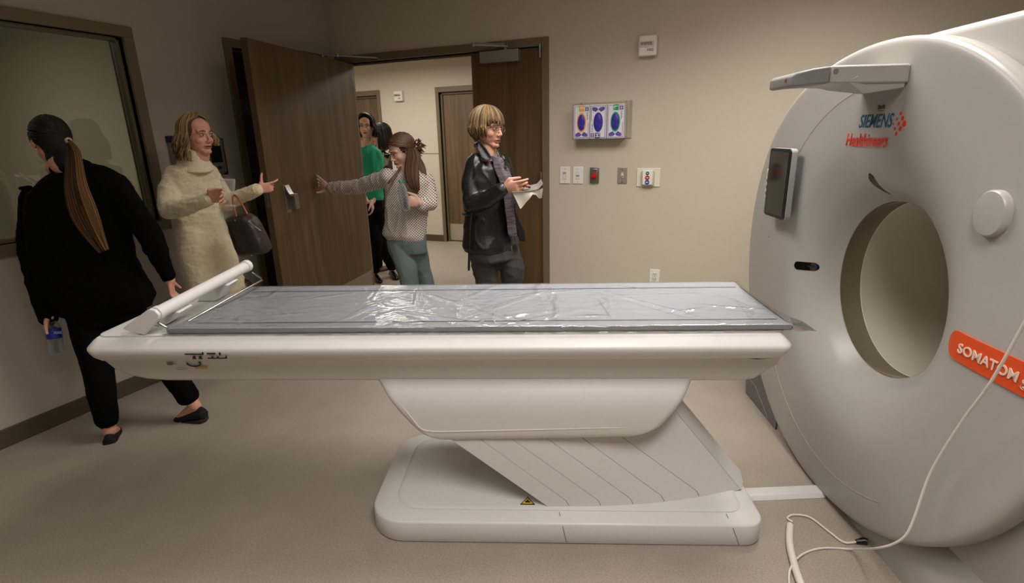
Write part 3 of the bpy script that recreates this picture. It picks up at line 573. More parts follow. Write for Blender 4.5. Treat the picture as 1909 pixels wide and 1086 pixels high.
for i in range(NU + 1):
    u = lerp(-1.385, 0.895, i / NU)
    for j in range(NV + 1):
        t = j / NV; v0_ = lerp(1.745, 2.395, t); q = (v0_ - 2.07)
        if v0_ < 1.785: v, w_ = 1.785 - 0.004 + 0.004 * noise.noise(Vector((u * 20, j, 0))), 0.8975 - (1.785 - v0_) * 0.75
        elif v0_ > 2.355: v, w_ = 2.355 + 0.002, 0.8965 - (v0_ - 2.355) * 0.75
        else: v, w_ = v0_, 0.8978 - 0.006 * (1 - abs(q / 0.285) ** 4) + abs(film_h(u, v0_))
        uu = u
        if i > NU - 6: w_ -= 0.004 * (i - NU + 6) * (1 - t); uu += 0.04 * (1 - t) ** 3 * (i - NU + 6) / 6
        w_ = max(w_, 0.8735)
        if 2 < j < NV - 2 and 1.79 < v0_ < 2.35: w_ = max(w_, 0.8975 - 0.010 * (1 - abs(q / 0.28) ** 4))
        vs.append((uu, v, w_))
for i in range(NU):
    for j in range(NV):
        a = i * (NV + 1) + j; fs.append((a, a + NV + 1, a + NV + 2, a + 1))
MB(UV).add(vs, fs).build('plastic_cover', M_FILM, tt, angle=180, recalc=False)
# tail of film poking out toward the scanner
MB(UV).add([(0.88, 1.775, 0.893), (0.945, 1.765, 0.885), (0.96, 1.775, 0.875), (0.885, 1.80, 0.872), (0.93, 1.82, 0.896), (0.90, 1.86, 0.90)], [(0, 1, 2, 3), (0, 1, 4, 5)]).build('film_tail', M_FILM, tt)
# roll holder at the foot end
rh = MB(UV).tube([(-1.405, 1.80, 0.948), (-1.372, 2.385, 0.985)], 0.024, 24).tube([(-1.373, 2.375, 0.985), (-1.371, 2.40, 0.9865)], 0.028, 24).tube([(-1.4055, 1.80, 0.948), (-1.404, 1.82, 0.949)], 0.027, 24).build('foot_handle', M_TWHITE, tb)
br = MB(UV); 
pol = [(-1.432, 0.963), (-1.415, 0.972), (-1.395, 0.967), (-1.383, 0.950), (-1.387, 0.933), (-1.455, 0.8715), (-1.528, 0.8715 + 0.022), (-1.53, 0.900)]
br.extrude([(u, 1.785, w_) for u, w_ in pol], (0.002, 0.018, 0.001)); br.build('end_plate', M_TWHITE, rh, bevel=0.003)
def bracket(v, u_top, w_top):
    k = MB(UV); pl_ = [(u_top - 0.02, w_top), (u_top + 0.02, w_top - 0.01), (u_top - 0.012, w_top - 0.04), (u_top - 0.04, 0.878), (u_top - 0.06, 0.871), (u_top - 0.135, 0.871), (u_top - 0.125, 0.892), (u_top - 0.06, w_top - 0.03)]
    k.extrude([(u, v, w_) for u, w_ in pl_], (0.004, 0.085, 0.006)); k.build('bracket', M_TWHITE, rh, bevel=0.006)
bracket(1.885, -1.395, 0.935); bracket(2.20, -1.378, 0.955)
rod = MB(UV); rod.tube([(-1.425, 1.815, 0.925), (-1.412, 1.818, 0.905), (-1.385, 1.825, 0.880), (-1.375, 1.83, 0.878), (-1.365, 1.845, 0.880), (-1.29, 2.335, 0.925), (-1.285, 2.348, 0.928), (-1.292, 2.355, 0.935), (-1.33, 2.358, 0.962)], 0.0045, 10)
rod.build('tear_bar', mat('chrome', (190, 185, 178), 0.18, metal=1.0), rh)
# floor cable duct between table and scanner
cdx = MB(UV); cdx.extrude([(0.875, 2.005, 0.0), (0.875, 2.085, 0.0), (0.875, 2.075, 0.018), (0.875, 2.02, 0.02)], (0.370, 0.03, 0)); tag(cdx.build('cable_duct', M_TWHITE, bevel=0.003), 'white floor cable cover running from table base to scanner', 'cable cover')
# ------------------------------------------------------------------ gantry
GC = Vector((0, 2.07, 0.933))
PROF = [(.345, 1.95), (.345, 1.60), (.342, 1.374), (.348, 1.366), (.356, 1.356), (.368, 1.340), (.385, 1.318), (.405, 1.298), (.43, 1.279), (.46, 1.262), (.495, 1.246), (.53, 1.235), (.565, 1.230), (.60, 1.2275), (.68, 1.2275), (.76, 1.2278), (.82, 1.2280), (.865, 1.2284), (.884, 1.2290), (.894, 1.2302), (.902, 1.2330), (.907, 1.2375), (.9105, 1.246), (.911, 1.285), (.902, 1.302), (.885, 1.312), (.875, 1.36)]
_mono = [p for p in PROF[2:] if p[1] < 1.2465 or p[0] < .6]; _pr = [p[0] for p in _mono]; _pu = [p[1] for p in _mono]
RANG = [-180, -158, -127, -110, -98, -91, -71, -52, -19, -5, 10, 30, 45, 63, 81, 95, 129, 180]; RRAD = [.915, .912, .908, .910, .915, .920, .954, .995, 1.035, 1.050, 1.065, 1.066, 1.03, .956, .912, .903, .905, .915]
def RA(t):
    s_ = 0
    for d_ in (-8, -4, 0, 4, 8): s_ += float(np.interp((math.degrees(t) + d_ + 180) % 360 - 180, RANG, RRAD))
    return s_ / 5
def fu(v, w_): return float(np.interp(math.hypot(v - GC.y, w_ - GC.z), _pr, _pu))
gt = empty('ct_scanner', W(1.7, 2.07, 0), TR)
tag(gt, 'large white ring-shaped medical scanner with round bore and orange label', 'medical scanner')
NN = 128
def ringp(r, u):
    out = []
    for k in range(NN):
        t = 2 * math.pi * k / NN; q = r + (RA(t) - .911) * min(1, max(0, (r - .62) / .25)); out.append((u, GC.y + q * math.cos(t), GC.z + q * math.sin(t)))
    return out
mb = MB(UV); mb.loft([ringp(r, u) for r, u in PROF[2:]], cap=False)
face = mb.build('front_cover', M_WHITE, gt, angle=50)
for a0_, a1_, rr_ in ((28, 86, .762), (-118, -32, .785)):
    MB(UV).tube([(1.2278, GC.y + rr_ * math.cos(math.radians(a)), GC.z + rr_ * math.sin(math.radians(a))) for a in range(a0_, a1_ + 1, 3)], .0016, 6).build('panel_seam', mat('seam_shade', (168, 160, 150), .5), face)
mb = MB(UV); mb.loft([ringp(r, u) for r, u in ((.343, 1.372), (.343, 1.376), (.345, 1.38), (.345, 1.462), (.343, 1.466))], cap=False); mb.build('bore_window', mat('bore_window_smoke', (112, 103, 84), 0.16, spec=0.6), gt)
mb = MB(UV); mb.loft([ringp(r, u) for r, u in ((.347, 1.462), (.341, 1.465), (.342, 1.470), (.346, 1.52), (.36, 1.65), (.385, 1.80), (.42, 1.95), (.50, 2.05))], cap=False); mb.build('bore_tunnel', mat('bore_white', (205, 198, 184), 0.45), gt)
for m_ in (): pass
# arched housing behind the face
def house(v_in):
    return v_in
arc = [(GC.y + (RA(t) - .015) * math.cos(t), GC.z + (RA(t) - .015) * math.sin(t)) for t in [math.radians(a) for a in range(-40, 76, 4)]]
outline = arc + [(2.20, 1.842), (2.0, 1.846), (1.3, 1.846), (1.10, 1.82), (0.98, 1.72), (0.93, 1.5), (0.93, 0.15), (1.3, 0.05), (2.07 + .70, 0.05)]
mb = MB(UV)
inner = [(GC.y + .44 * math.cos(t), GC.z + .44 * math.sin(t)) for t in [2 * math.pi * k / 48 for k in range(48)]]
def ring_plate(mb, out, inn, u):   # annular plate between outline and round hole, by angle matching
    n = 96
    def hit(a):
        d = Vector((math.cos(a), math.sin(a))); best = None
        for i in range(len(out)):
            p = Vector(out[i]) - Vector((GC.y, GC.z)); q = Vector(out[(i + 1) % len(out)]) - Vector((GC.y, GC.z)); e_ = q - p; den = d.x * e_.y - d.y * e_.x
            if abs(den) < 1e-9: continue
            t = (p.x * e_.y - p.y * e_.x) / den; s_ = (p.x * d.y - p.y * d.x) / den
            if t > 0 and -1e-6 <= s_ <= 1 + 1e-6 and (best is None or t < best): best = t
        return (GC.y + d.x * best, GC.z + d.y * best)
    return [hit(2 * math.pi * k / n) for k in range(n)], [(GC.y + inn * math.cos(2 * math.pi * k / n), GC.z + inn * math.sin(2 * math.pi * k / n)) for k in range(n)]
ro, ri = ring_plate(mb, outline, 0.44, 1.31)
def sc(pts, d): return [(GC.y + (y - GC.y) * (1 - d), GC.z + (z - GC.z) * (1 - d)) for y, z in pts]
mb.loft([[(1.32, *p) for p in ri], [(1.32, *p) for p in sc(ro, .03)], [(1.325, *p) for p in sc(ro, .012)], [(1.345, *p) for p in ro], [(2.02, *p) for p in ro], [(2.06, *p) for p in sc(ro, .02)], [(2.06, GC.y + (y - GC.y) * 1.1, GC.z + (z - GC.z) * 1.1) for y, z in ri]], cap=False)
hs = mb.build('rear_housing', M_WHITE, gt, angle=50)
# plinth
mb = MB(UV); slab(mb, rrect(1.272, 0.95, 2.10, 2.86, 0.03, 3), [(0.0, 0.0), (0.0, 0.10), (0.004, 0.14), (0.06, 0.26), (0.12, 0.33)]); mb.build('plinth', M_WHITE, gt)
mb = MB(UV); pts = [(2.60, 0.0), (3.02, 0.0), (3.045, 0.10), (2.99, 0.16), (2.87, 0.24), (2.60, 0.30)]
mb.loft([[(1.262, y, z) for y, z in pts], [(1.262, y, z) for y, z in pts], [(1.60, y, z) for y, z in pts], [(1.62, y * .995, z * .95) for y, z in pts]]); ft = mb.build('side_foot', mat('foot_grey', (108, 104, 104), 0.45), gt, bevel=0.006)
MB(UV).tube([(1.2605, 3.0, 0.115), (1.2605, 2.90, 0.112), (1.2605, 2.72, 0.03), (1.2605, 2.70, 0.005)], 0.002, 6).build('foot_seam', mat('seam_light', (150, 146, 142), 0.4), ft)
# printed logo, text upright on the face (viewer's right is -v)
RGT = UV.to_3x3() @ Vector((0, -1, 0)); UPZ = (0, 0, 1)
def onf(v, w_, d=0.0008): return UV @ Vector((fu(v, w_) - d, v, w_))
M_TEAL = mat('logo_teal', (0, 86, 112), 0.5); M_ORED = mat('logo_red_orange', (214, 52, 22), 0.5)
text('SIEMENS', 0.066, UV @ Vector((1.2262, 2.185, 1.545)), RGT, UPZ, M_TEAL, 'logo_upper_word', face, shear=0.22, width=0.200, bold=0.0005, depth=0.0004)
text('Healthineers', 0.066, UV @ Vector((1.2262, 2.258, 1.478)), RGT, UPZ, M_ORED, 'logo_lower_word', face, shear=0.22, width=0.262, bold=0.0006, depth=0.0004)
dots = MB(UV)
for (v, w_, r_) in ((1.952, 1.588, .005), (1.938, 1.572, .0065), (1.925, 1.555, .009), (1.941, 1.539, .007), (1.958, 1.523, .0055), (1.966, 1.571, .004), (1.953, 1.555, .0055), (1.970, 1.539, .0045), (1.982, 1.555, .0035)):
    uu = fu(v, w_); dots.loft([[(u_, v + r_ * math.cos(t), w_ + 1.15 * r_ * math.sin(t)) for t in [2 * math.pi * k / 14 for k in range(14)]] for u_ in (uu - 0.0015, uu)])
dots.build('logo_dots', M_ORED, face, smooth=False)
sm = MB(UV)
for k in range(5): sm.box((fu(2.07, 1.61) - .0012, 2.085 - .0085 * k, 1.606 + .002 * (k % 2)), (fu(2.07, 1.61), 2.0785 - .0085 * k, 1.622 - .002 * (k % 3)))
sm.box((fu(2.07, 1.61) - .0012, 2.045, 1.600), (fu(2.07, 1.61), 2.08, 1.602)); sm.build('small_mark', mat('small_mark_ink', (84, 78, 66), 0.5), face, smooth=False)
def strip(mb, pairs, d, m_=6, base=0.01):
    '''pairs of (v, w) points across a decal; a skin of small faces lying d above the face, with sides down into it'''
    n = len(pairs); vs = []; fs = []
    for a, b_ in pairs:
        for k in range(m_ + 1):
            v, w_ = lerp(a[0], b_[0], k / m_), lerp(a[1], b_[1], k / m_); vs.append((fu(v, w_) - d, v, w_))
    for i in range(n - 1):
        for k in range(m_): q = i * (m_ + 1) + k; fs.append((q, q + 1, q + m_ + 2, q + m_ + 1))
    rim_ = [k for k in range(m_ + 1)] + [i * (m_ + 1) + m_ for i in range(1, n)] + [(n - 1) * (m_ + 1) + k for k in range(m_ - 1, -1, -1)] + [i * (m_ + 1) for i in range(n - 2, 0, -1)]
    o_ = len(vs); vs += [(vs[i][0] + d + base, vs[i][1], vs[i][2]) for i in rim_]; L_ = len(rim_)
    for i in range(L_): j = (i + 1) % L_; fs.append((rim_[i], rim_[j], o_ + j, o_ + i))
    mb.add(vs, fs); return mb
def capsule(v0, v1, w0, w1, r_, n=10, m_=16):
    '''(v, w) cross pairs of a capsule whose ends are at v0 > v1'''
    out = []; a = Vector((v0, w0)); b_ = Vector((v1, w1)); d = (b_ - a).normalized(); n_ = Vector((-d.y, d.x))
    for k in range(n + 1): t = math.pi / 2 * (1 - k / n); p = a + d * (r_ - r_ * math.sin(t)); h = max(r_ * math.cos(t), 1e-4); out.append((p - n_ * h, p + n_ * h))
    L_ = (b_ - a).length
    for k in range(1, m_): p = a + d * (r_ + (L_ - 2 * r_) * k / m_); out.append((p - n_ * r_, p + n_ * r_))
    for k in range(n + 1): t = math.pi / 2 * k / n; p = b_ - d * (r_ - r_ * math.sin(t)); h = max(r_ * math.cos(t), 1e-4); out.append((p - n_ * h, p + n_ * h))
    return out
# orange name plate
pl_ = MB(UV); strip(pl_, capsule(1.560, 1.21, 0.926, 0.926, 0.043), 0.005); np_ = pl_.build('name_plate', mat('plate_orange', (216, 74, 20), 0.4), face)
text('SOMATOM go', 0.040, UV @ Vector((fu(1.40, .92) - 0.0068, 1.503, 0.912)), RGT, UPZ, mat('plate_lettering', (226, 196, 176), 0.5), 'name_lettering', face, width=0.255, bold=0.0008, depth=0.001)
# oval knob on the face
kn = MB(UV); out = [(1.487 + .052 * math.cos(t), (1.310 if math.sin(t) < 0 else 1.325) + .055 * math.sin(t)) for t in [2 * math.pi * k / 40 for k in range(40)]]
kn.loft([[(fu(y, z) - d, y, z) for y, z in inset(out, i_)] for d, i_ in ((-0.01, 0), (0.016, 0.0), (0.021, 0.004), (0.022, 0.010))]); kn.build('speaker_cap', M_WHITE, face)
# black laser slots
def slot(c0, c1, r_, name='laser_slot', sharp=False):
    mb = MB(UV); a = Vector(c0); b_ = Vector(c1); d = (b_ - a).normalized(); n_ = Vector((-d.y, d.x)); pts = []
    if sharp:
        L_ = (b_ - a).length; prs = []
        for k in range(13):
            t = k / 12; c = a + d * L_ * t + n_ * 0.010 * math.sin(math.pi * t); h = r_ * max(math.sin(math.pi * min(t * 1.6 + .08, 1)) if t < .3 else (1 - t) ** .8 * 1.25, 0.02); prs.append((c - n_ * h, c + n_ * h))
    else: prs = capsule(c0[0], c1[0], c0[1], c1[1], r_)
    strip(mb, prs, 0.0012); return mb.build(name, mat('slot_black', (12, 12, 12), 0.15), face, smooth=False)
slot((2.577, 0.912), (2.468, 0.928), 0.0195); slot((2.142, 1.376), (2.108, 1.298), 0.019, sharp=True)
MB(UV).box((fu(2.51, .92) - .0016, 2.480, 0.9235), (fu(2.51, .92) - .0010, 2.52, 0.9255)).build('slot_line', mat('slot_glint', (70, 64, 56), 0.4), face)
for (v, w_) in ((2.862, 1.0), (2.40, 0.20)): MB(UV).ell((fu(v, w_) - .001, v, w_), (0.002, 0.006, 0.006)).build('screw_cap', mat('seam_light', (150, 146, 142), 0.4), face)
# control tablet on the left flank of the face
tq = [(2.585, 1.130), (2.800, 1.120), (2.812, 1.455), (2.580, 1.460)]
def tab(mb, ins, u0, u1, r_=0.02):
    y0_, y1_, z0_, z1_ = 2.578 + ins, 2.806 - ins, 1.128 + ins, 1.458 - ins; o_ = rrect(y0_, z0_, y1_, z1_, r_, 5); mb.loft([[(u0, *p) for p in o_], [(u1, *p) for p in o_]])
e = MB(UV); tab(e, 0, 1.168, 1.196); tbl = e.build('control_tablet', mat('tablet_silver', (150, 146, 142), 0.35), gt, bevel=0.003)
e = MB(UV); tab(e, 0.001, 1.163, 1.169); e.build('bezel', M_BLACK, tbl, bevel=0.002)
e = MB(UV); tab(e, 0.016, 1.1615, 1.1632, 0.006); e.build('touch_screen', M_SCREEN, tbl, smooth=False)
MB(UV).box((1.195, 2.65, 1.24), (1.225, 2.73, 1.36)).build('mount', M_WHITE, tbl, bevel=0.01)
e = MB(UV); e.loft([[(u_, *p) for p in rrect(2.800, 1.205, 2.872, 1.352, 0.010, 4)] for u_ in (1.183, 1.205)]); kp = e.build('key_pad', mat('keypad_white', (206, 200, 190), 0.4), gt, bevel=0.003)
for k in range(4): MB(UV).box((1.1815, 2.800 + .012, 1.222 + .032 * k), (1.1835, 2.872 - .012, 1.238 + .032 * k)).build('key', mat('key_yellow', (180, 170, 90), 0.5) if k == 3 else M_GREYP, kp)
# camera arm reaching out over the table
ar = MB(UV); q = []
top = [(1.235, 1.742), (0.970, 1.744)]; 
ar.loft([[(u, 1.945, a), (u, 2.16, a), (u, 2.165, b_), (u, 1.94, b_)] for u, a, b_ in ((1.23, 1.744, 1.684), (1.10, 1.744, 1.686), (0.975, 1.744, 1.690))])
arm = ar.build('camera_arm', M_WHITE, gt, bevel=0.006)
ar = MB(UV); ar.loft([[(u, v0_, a), (u, v1_, a), (u, v1_, b_), (u, v0_, b_)] for u, v0_, v1_, a, b_ in ((0.975, 1.945, 2.16, 1.743, 1.690), (0.92, 1.95, 2.155, 1.737, 1.688), (0.872, 1.955, 2.15, 1.726, 1.683), (0.858, 1.965, 2.14, 1.716, 1.686))])
ar.build('camera_head', mat('arm_grey', (128, 126, 124), 0.45), arm, bevel=0.005)
ar = MB(UV); ar.loft([[(1.23, 1.943, 1.742), (1.23, 2.18, 1.742), (1.23, 2.20, 1.672), (1.222, 1.948, 1.668)], [(1.10, 1.948, 1.70), (1.10, 2.17, 1.71), (1.09, 2.18, 1.680), (1.09, 1.95, 1.652)], [(1.06, 1.94, 1.71), (1.06, 2.165, 1.71), (1.0, 2.17, 1.70), (1.03, 1.94, 1.695)]]); ar.build('arm_bracket', M_WHITE, arm, bevel=0.004)
MB(UV).rev([(0.0, -0.002), (0.009, -0.002), (0.009, 0.002), (0.0, 0.002)], (0.99, 1.944, 1.725), (0, -1, 0), 20).build('pivot_cap', M_GREYP, arm)
MB(UV).box((0.856, 2.00, 1.700), (0.860, 2.008, 1.711)).build('red_light', M_RED, arm)
# cables
M_CABLE = mat('white_cable', (222, 216, 208), 0.4)
def curve_pts(pts, n=14):
    P_ = [Vector(p) for p in pts]; P_ = [P_[0]] + P_ + [P_[-1]]; out = []
    for i in range(1, len(P_) - 2):
        for k in range(n):
            t = k / n; a, b_, c, d = P_[i - 1], P_[i], P_[i + 1], P_[i + 2]
            out.append(0.5 * ((2 * b_) + (c - a) * t + (2 * a - 5 * b_ + 4 * c - d) * t * t + (3 * b_ - a - 3 * c + d) * t ** 3))
    return out + [P_[-2]]
def PX(x, y, D): return CAM + (FWD + RT * ((x - 954.5) / FPX) - UP * ((y - 543) / FPX)) * D
def PZ(x, y, z):
    d = FWD + RT * ((x - 954.5) / FPX) - UP * ((y - 543) / FPX); return CAM + d * ((z - CAM.z) / d.z)
def PU(x, y, u):
    n_ = UV.to_3x3() @ Vector((1, 0, 0)); d = FWD + RT * ((x - 954.5) / FPX) - UP * ((y - 543) / FPX); return CAM + d * ((u - CAM.dot(n_)) / d.dot(n_))
cpts = [PU(1975, 480, 1.10), PU(1905, 610, 1.13), PU(1845, 715, 1.15), PU(1790, 790, 1.17), PU(1735, 880, 1.18), PU(1706, 960, 1.17), PU(1690, 995, 1.16), PU(1668, 1012, 1.15), PU(1635, 1021, 1.14), PZ(1590, 1023, 0.02), PZ(1535, 1021, 0.006), PZ(1497, 1032, 0.006), PZ(1475, 1056, 0.020), PZ(1471, 1084, 0.006), PZ(1478, 1130, 0.006)]
tag(MB().tube(curve_pts(cpts), 0.0038, 8).build('signal_cable', M_CABLE), 'thin white cable hanging down in front of the scanner and across the floor', 'cable')
cb = empty('power_lead', PZ(1500, 1000, 0))
MB().tube(curve_pts([PZ(1478, 972, 0.006), PZ(1468, 965, 0.006), PZ(1480, 959, 0.006), PZ(1510, 964, 0.006), PZ(1545, 990, 0.006), PZ(1573, 1010, 0.006), PZ(1598, 1009, 0.010)]), 0.004, 8).build('lead', M_CABLE, cb)
MB().tube([PZ(1596, 1009, 0.012), PZ(1610, 1007, 0.016), PZ(1618, 1009, 0.018)], [0.008, 0.013, 0.012], 10).build('plug', M_BLACK, cb)
MB().tube(curve_pts([PZ(1473, 978, 0.014), PZ(1472, 1010, 0.014), PZ(1479, 1045, 0.014), PZ(1492, 1085, 0.014), PZ(1520, 1150, 0.014)]), 0.0135, 12).build('sleeve', M_CABLE, cb)
tag(cb, 'white sleeved power lead with black plug on the floor at the scanner foot', 'cable')
# ------------------------------------------------------------------ people
RTH = Vector((_cy, _sy, 0)); FWH = Vector((-_sy, _cy, 0)); ZUP = Vector((0, 0, 1))
def PH(x, y, H):
    """world point seen at (x, y) on the upright plane H metres in front of the camera"""
    d = FWD + RT * ((x - 954.5) / FPX) - UP * ((y - 543) / FPX); return CAM + d * (H / d.dot(FWH))
def PXM(x, y, H):   # metres per pixel there
    return (PH(x, y, H) - CAM).dot(FWD) / FPX
def heading(a): a = math.radians(a); return RTH * math.cos(a) + FWH * math.sin(a)
def fuse(mb, voxel, name, m, parent=None, smooth=3, noise_amp=0.0, noise_scale=12.0, fold=None, factor=0.5):
    me = bpy.data.meshes.new('tmp'); me.from_pydata([Vector(p) for p in mb.v], [], mb.f)
    bm = bmesh.new(); bm.from_mesh(me); bmesh.ops.recalc_face_normals(bm, faces=bm.faces); bm.to_mesh(me); bm.free()
    t = bpy.data.objects.new('tmp', me); COL.objects.link(t)
    r = t.modifiers.new('r', 'REMESH'); r.mode = 'VOXEL'; r.voxel_size = voxel; r.adaptivity = 0.0
    if smooth: s_ = t.modifiers.new('s', 'SMOOTH'); s_.iterations = smooth; s_.factor = factor
    dg = bpy.context.evaluated_depsgraph_get(); nm = bpy.data.meshes.new_from_object(t.evaluated_get(dg)); bpy.data.objects.remove(t); bpy.data.meshes.remove(me)
    n = len(nm.vertices); co = np.empty(n * 3); nm.vertices.foreach_get('co', co); co = co.reshape(n, 3)
    if noise_amp or fold:
        no = np.empty(n * 3); nm.vertex_normals.foreach_get('vector', no); no = no.reshape(n, 3); d = np.zeros(n)
        for i in range(n):
            p = co[i]
            if noise_amp: d[i] += noise_amp * noise.fractal(Vector(p) * noise_scale, 0.7, 2.0, 3)
            if fold: d[i] += fold[0] * (1 - abs(2 * noise.noise(Vector((p[0] * fold[1], p[1] * fold[1], p[2] * fold[2]))))) ** 3
        co = co + no * d[:, None]
    if parent is not None:
        P = np.array(wm(parent).inverted()); co = co @ P[:3, :3].T + P[:3, 3]
    nm.vertices.foreach_set('co', co.ravel()); nm.materials.clear(); nm.materials.append(m)
    nm.polygons.foreach_set('use_smooth', [True] * len(nm.polygons)); nm.name = name
    o = bpy.data.objects.new(name, nm); COL.objects.link(o)
    if parent is not None: o.parent = parent
    return o
def rcone(mb, p1, r1, p2, r2, n=14, m=5, flat=1.0, fx=None):
    p1 = Vector(p1); p2 = Vector(p2); t = (p2 - p1); L_ = max(t.length, 1e-5); t.normalize()
    a = (fx - t * fx.dot(t)).normalized() if fx is not None else t.orthogonal().normalized(); b = t.cross(a); rings = []
    for c, r_, s0, s1 in ((p1, r1, -90, 0), (p2, r2, 0, 90)):
        for k in range(m + 1):
            q = math.radians(s0 + (s1 - s0) * k / m); rr = max(r_ * math.cos(q), r_ * 0.03)
            rings.append([c + t * r_ * math.sin(q) + (a * math.cos(w_) + b * math.sin(w_) * flat) * rr for w_ in [2 * math.pi * i / n for i in range(n)]])
    mb.loft(rings)
def chain(mb, pts, rs, flat=1.0, fx=None):
    if mb is b_: rs = [x if x < .040 else x * .74 for x in rs]
    for i in range(len(pts) - 1): rcone(mb, pts[i], rs[i], pts[i + 1], rs[i + 1], flat=flat, fx=fx)
def sections(mb, secs, H, fwd, rho=0.62, n=28, power=2.3, shrink=1.0):
    """torso-like loft: secs = [(x_left, x_right, y[, H])] in the photo's pixels; fwd = the way the body faces"""
    lat = fwd.cross(ZUP).normalized(); c_ = abs(lat.dot(RTH)); s_ = abs(fwd.dot(RTH)); rings = []
    for q in secs:
        h = q[3] if len(q) > 3 else H; c = PH((q[0] + q[1]) / 2, q[2], h); hw = (q[1] - q[0]) / 2 * PXM((q[0] + q[1]) / 2, q[2], h)
        a = hw / math.sqrt(c_ * c_ + (rho * s_) ** 2)
        for it in range(5):
            b = a * rho; r_ = []
            for k in range(n):
                t = 2 * math.pi * k / n; cx, sx = math.cos(t), math.sin(t)
                r_.append(c + lat * a * math.copysign(abs(cx) ** (2 / power), cx) + fwd * b * math.copysign(abs(sx) ** (2 / power), sx))
            xs = [954.5 + FPX * (p - CAM).dot(RT) / (p - CAM).dot(FWD) for p in r_]; lo, hi = min(xs), max(xs)
            a *= (q[1] - q[0]) / (hi - lo); c = c + RTH * ((q[0] + q[1]) / 2 - (lo + hi) / 2) * PXM(q[0], q[2], h) * .9
        b = a * rho * shrink; c0_ = c; rings.append([c0_ + (p - c0_) * shrink for p in r_])
    mb.loft(rings)
def head_solid(mb, C, F, U, k=1.0):
    R = F.cross(U).normalized(); L = lambda x, y, z: C + (R * x + F * y + U * z) * k
    E = lambda c, r_: mb.ell(L(*c), [q * k for q in r_], R, F, 20, 14)
    E((0, -.014, .030), (.073, .094, .086)); E((0, .018, -.026), (.061, .070, .084)); E((0, .030, .045), (.060, .052, .055))
    rcone(mb, L(0, .02, -.055), .046 * k, L(0, .064, -.088), .022 * k)
    for s in (-1, 1):
        rcone(mb, L(.044 * s, -.002, -.045), .021 * k, L(.012 * s, .064, -.092), .017 * k)
        E((.035 * s, .052, -.028), (.022, .026, .024)); rcone(mb, L(.008 * s, .080, .024), .012 * k, L(.042 * s, .068, .022), .011 * k)
        E((.075 * s, -.008, -.008), (.008, .017, .029)); E((.0095 * s, .095, -.034), (.0085, .010, .007))
    rcone(mb, L(0, .082, .014), .008 * k, L(0, .104, -.026), .0095 * k); E((0, .106, -.029), (.009, .009, .0075))
    E((0, .084, -.058), (.021, .009, .006)); E((0, .081, -.068), (.018, .010, .006)); E((0, .078, -.092), (.017, .014, .014)); E((0, .074, -.055), (.026, .014, .022))
    rcone(mb, L(0, -.022, -.04), .050 * k, L(0, -.030, -.13), .052 * k)
M_SKIN = mat('skin', (206, 152, 128), 0.5, var=0.06, vscale=30, spec=0.35)
M_SKINP = mat('skin_pale', (216, 172, 152), 0.5, var=0.06, vscale=30, spec=0.35)
M_SKINR = mat('skin_rosy', (216, 158, 136), 0.5, var=0.08, vscale=30, spec=0.35)
M_LIP = mat('lip', (178, 104, 94), 0.45); M_EYEW = mat('eye_white', (200, 190, 182), 0.3); M_IRIS = mat('iris', (40, 34, 32), 0.2)
def face_parts(parent, C, F, U, lip=None, brow=None, k=1.0, mouth=0.0, closed=False):
    R = F.cross(U).normalized(); L = lambda x, y, z: C + (R * x + F * y + U * z) * k
    for s in (-1, 1):
        if not closed:
            MB().ell(L(.031 * s, .0815, .0035), (.0135 * k, .0085 * k, .0058 * k), R, F).build('eye', M_EYEW, parent)
            MB().ell(L(.031 * s, .0868, .0035), (.0055 * k, .0045 * k, .0055 * k), R, F).build('iris', M_IRIS, parent)
        MB().tube([L(.016 * s, .088, .0065), L(.024 * s, .0905, .0105), L(.034 * s, .0890, .0105), (L(.045 * s, .0805, .005))], [.0012 * k, .002 * k, .0022 * k, .001 * k], 6).build('eyelashes', M_IRIS, parent)
        b = MB().tube([L(.013 * s, .0925, .024), L(.026 * s, .0925, .029), L(.040 * s, .084, .027), L(.050 * s, .074, .020)], [.0022 * k, .0030 * k, .0024 * k, .001 * k], 6); b.build('eyebrow', brow, parent)
    m_ = MB(); m_.tube([L(-.024, .080, -.061), L(-.010, .0925, -.0575), L(0, .0935, -.0585), L(.010, .0925, -.0575), L(.024, .080, -.061)], [.001 * k, .0035 * k, .0035 * k, .0035 * k, .001 * k], 8)
    m_.tube([L(-.021, .081, -.0640 - mouth), L(-.009, .0905, -.068 - mouth), L(.009, .0905, -.068 - mouth), L(.021, .081, -.0640 - mouth)], [.001 * k, .004 * k, .004 * k, .001 * k], 8); m_.build('lips', lip or M_LIP, parent)
    MB().tube([L(-.021, .0835, -.0625 - mouth / 2), L(-.008, .0935, -.0628 - mouth / 2), L(.008, .0935, -.0628 - mouth / 2), L(.021, .0835, -.0625 - mouth / 2)], [.0006 * k, .0016 * k + mouth / 2, .0016 * k + mouth / 2, .0006 * k], 6).build('mouth_line', mat('mouth_dark', (70, 30, 28), 0.5), parent)
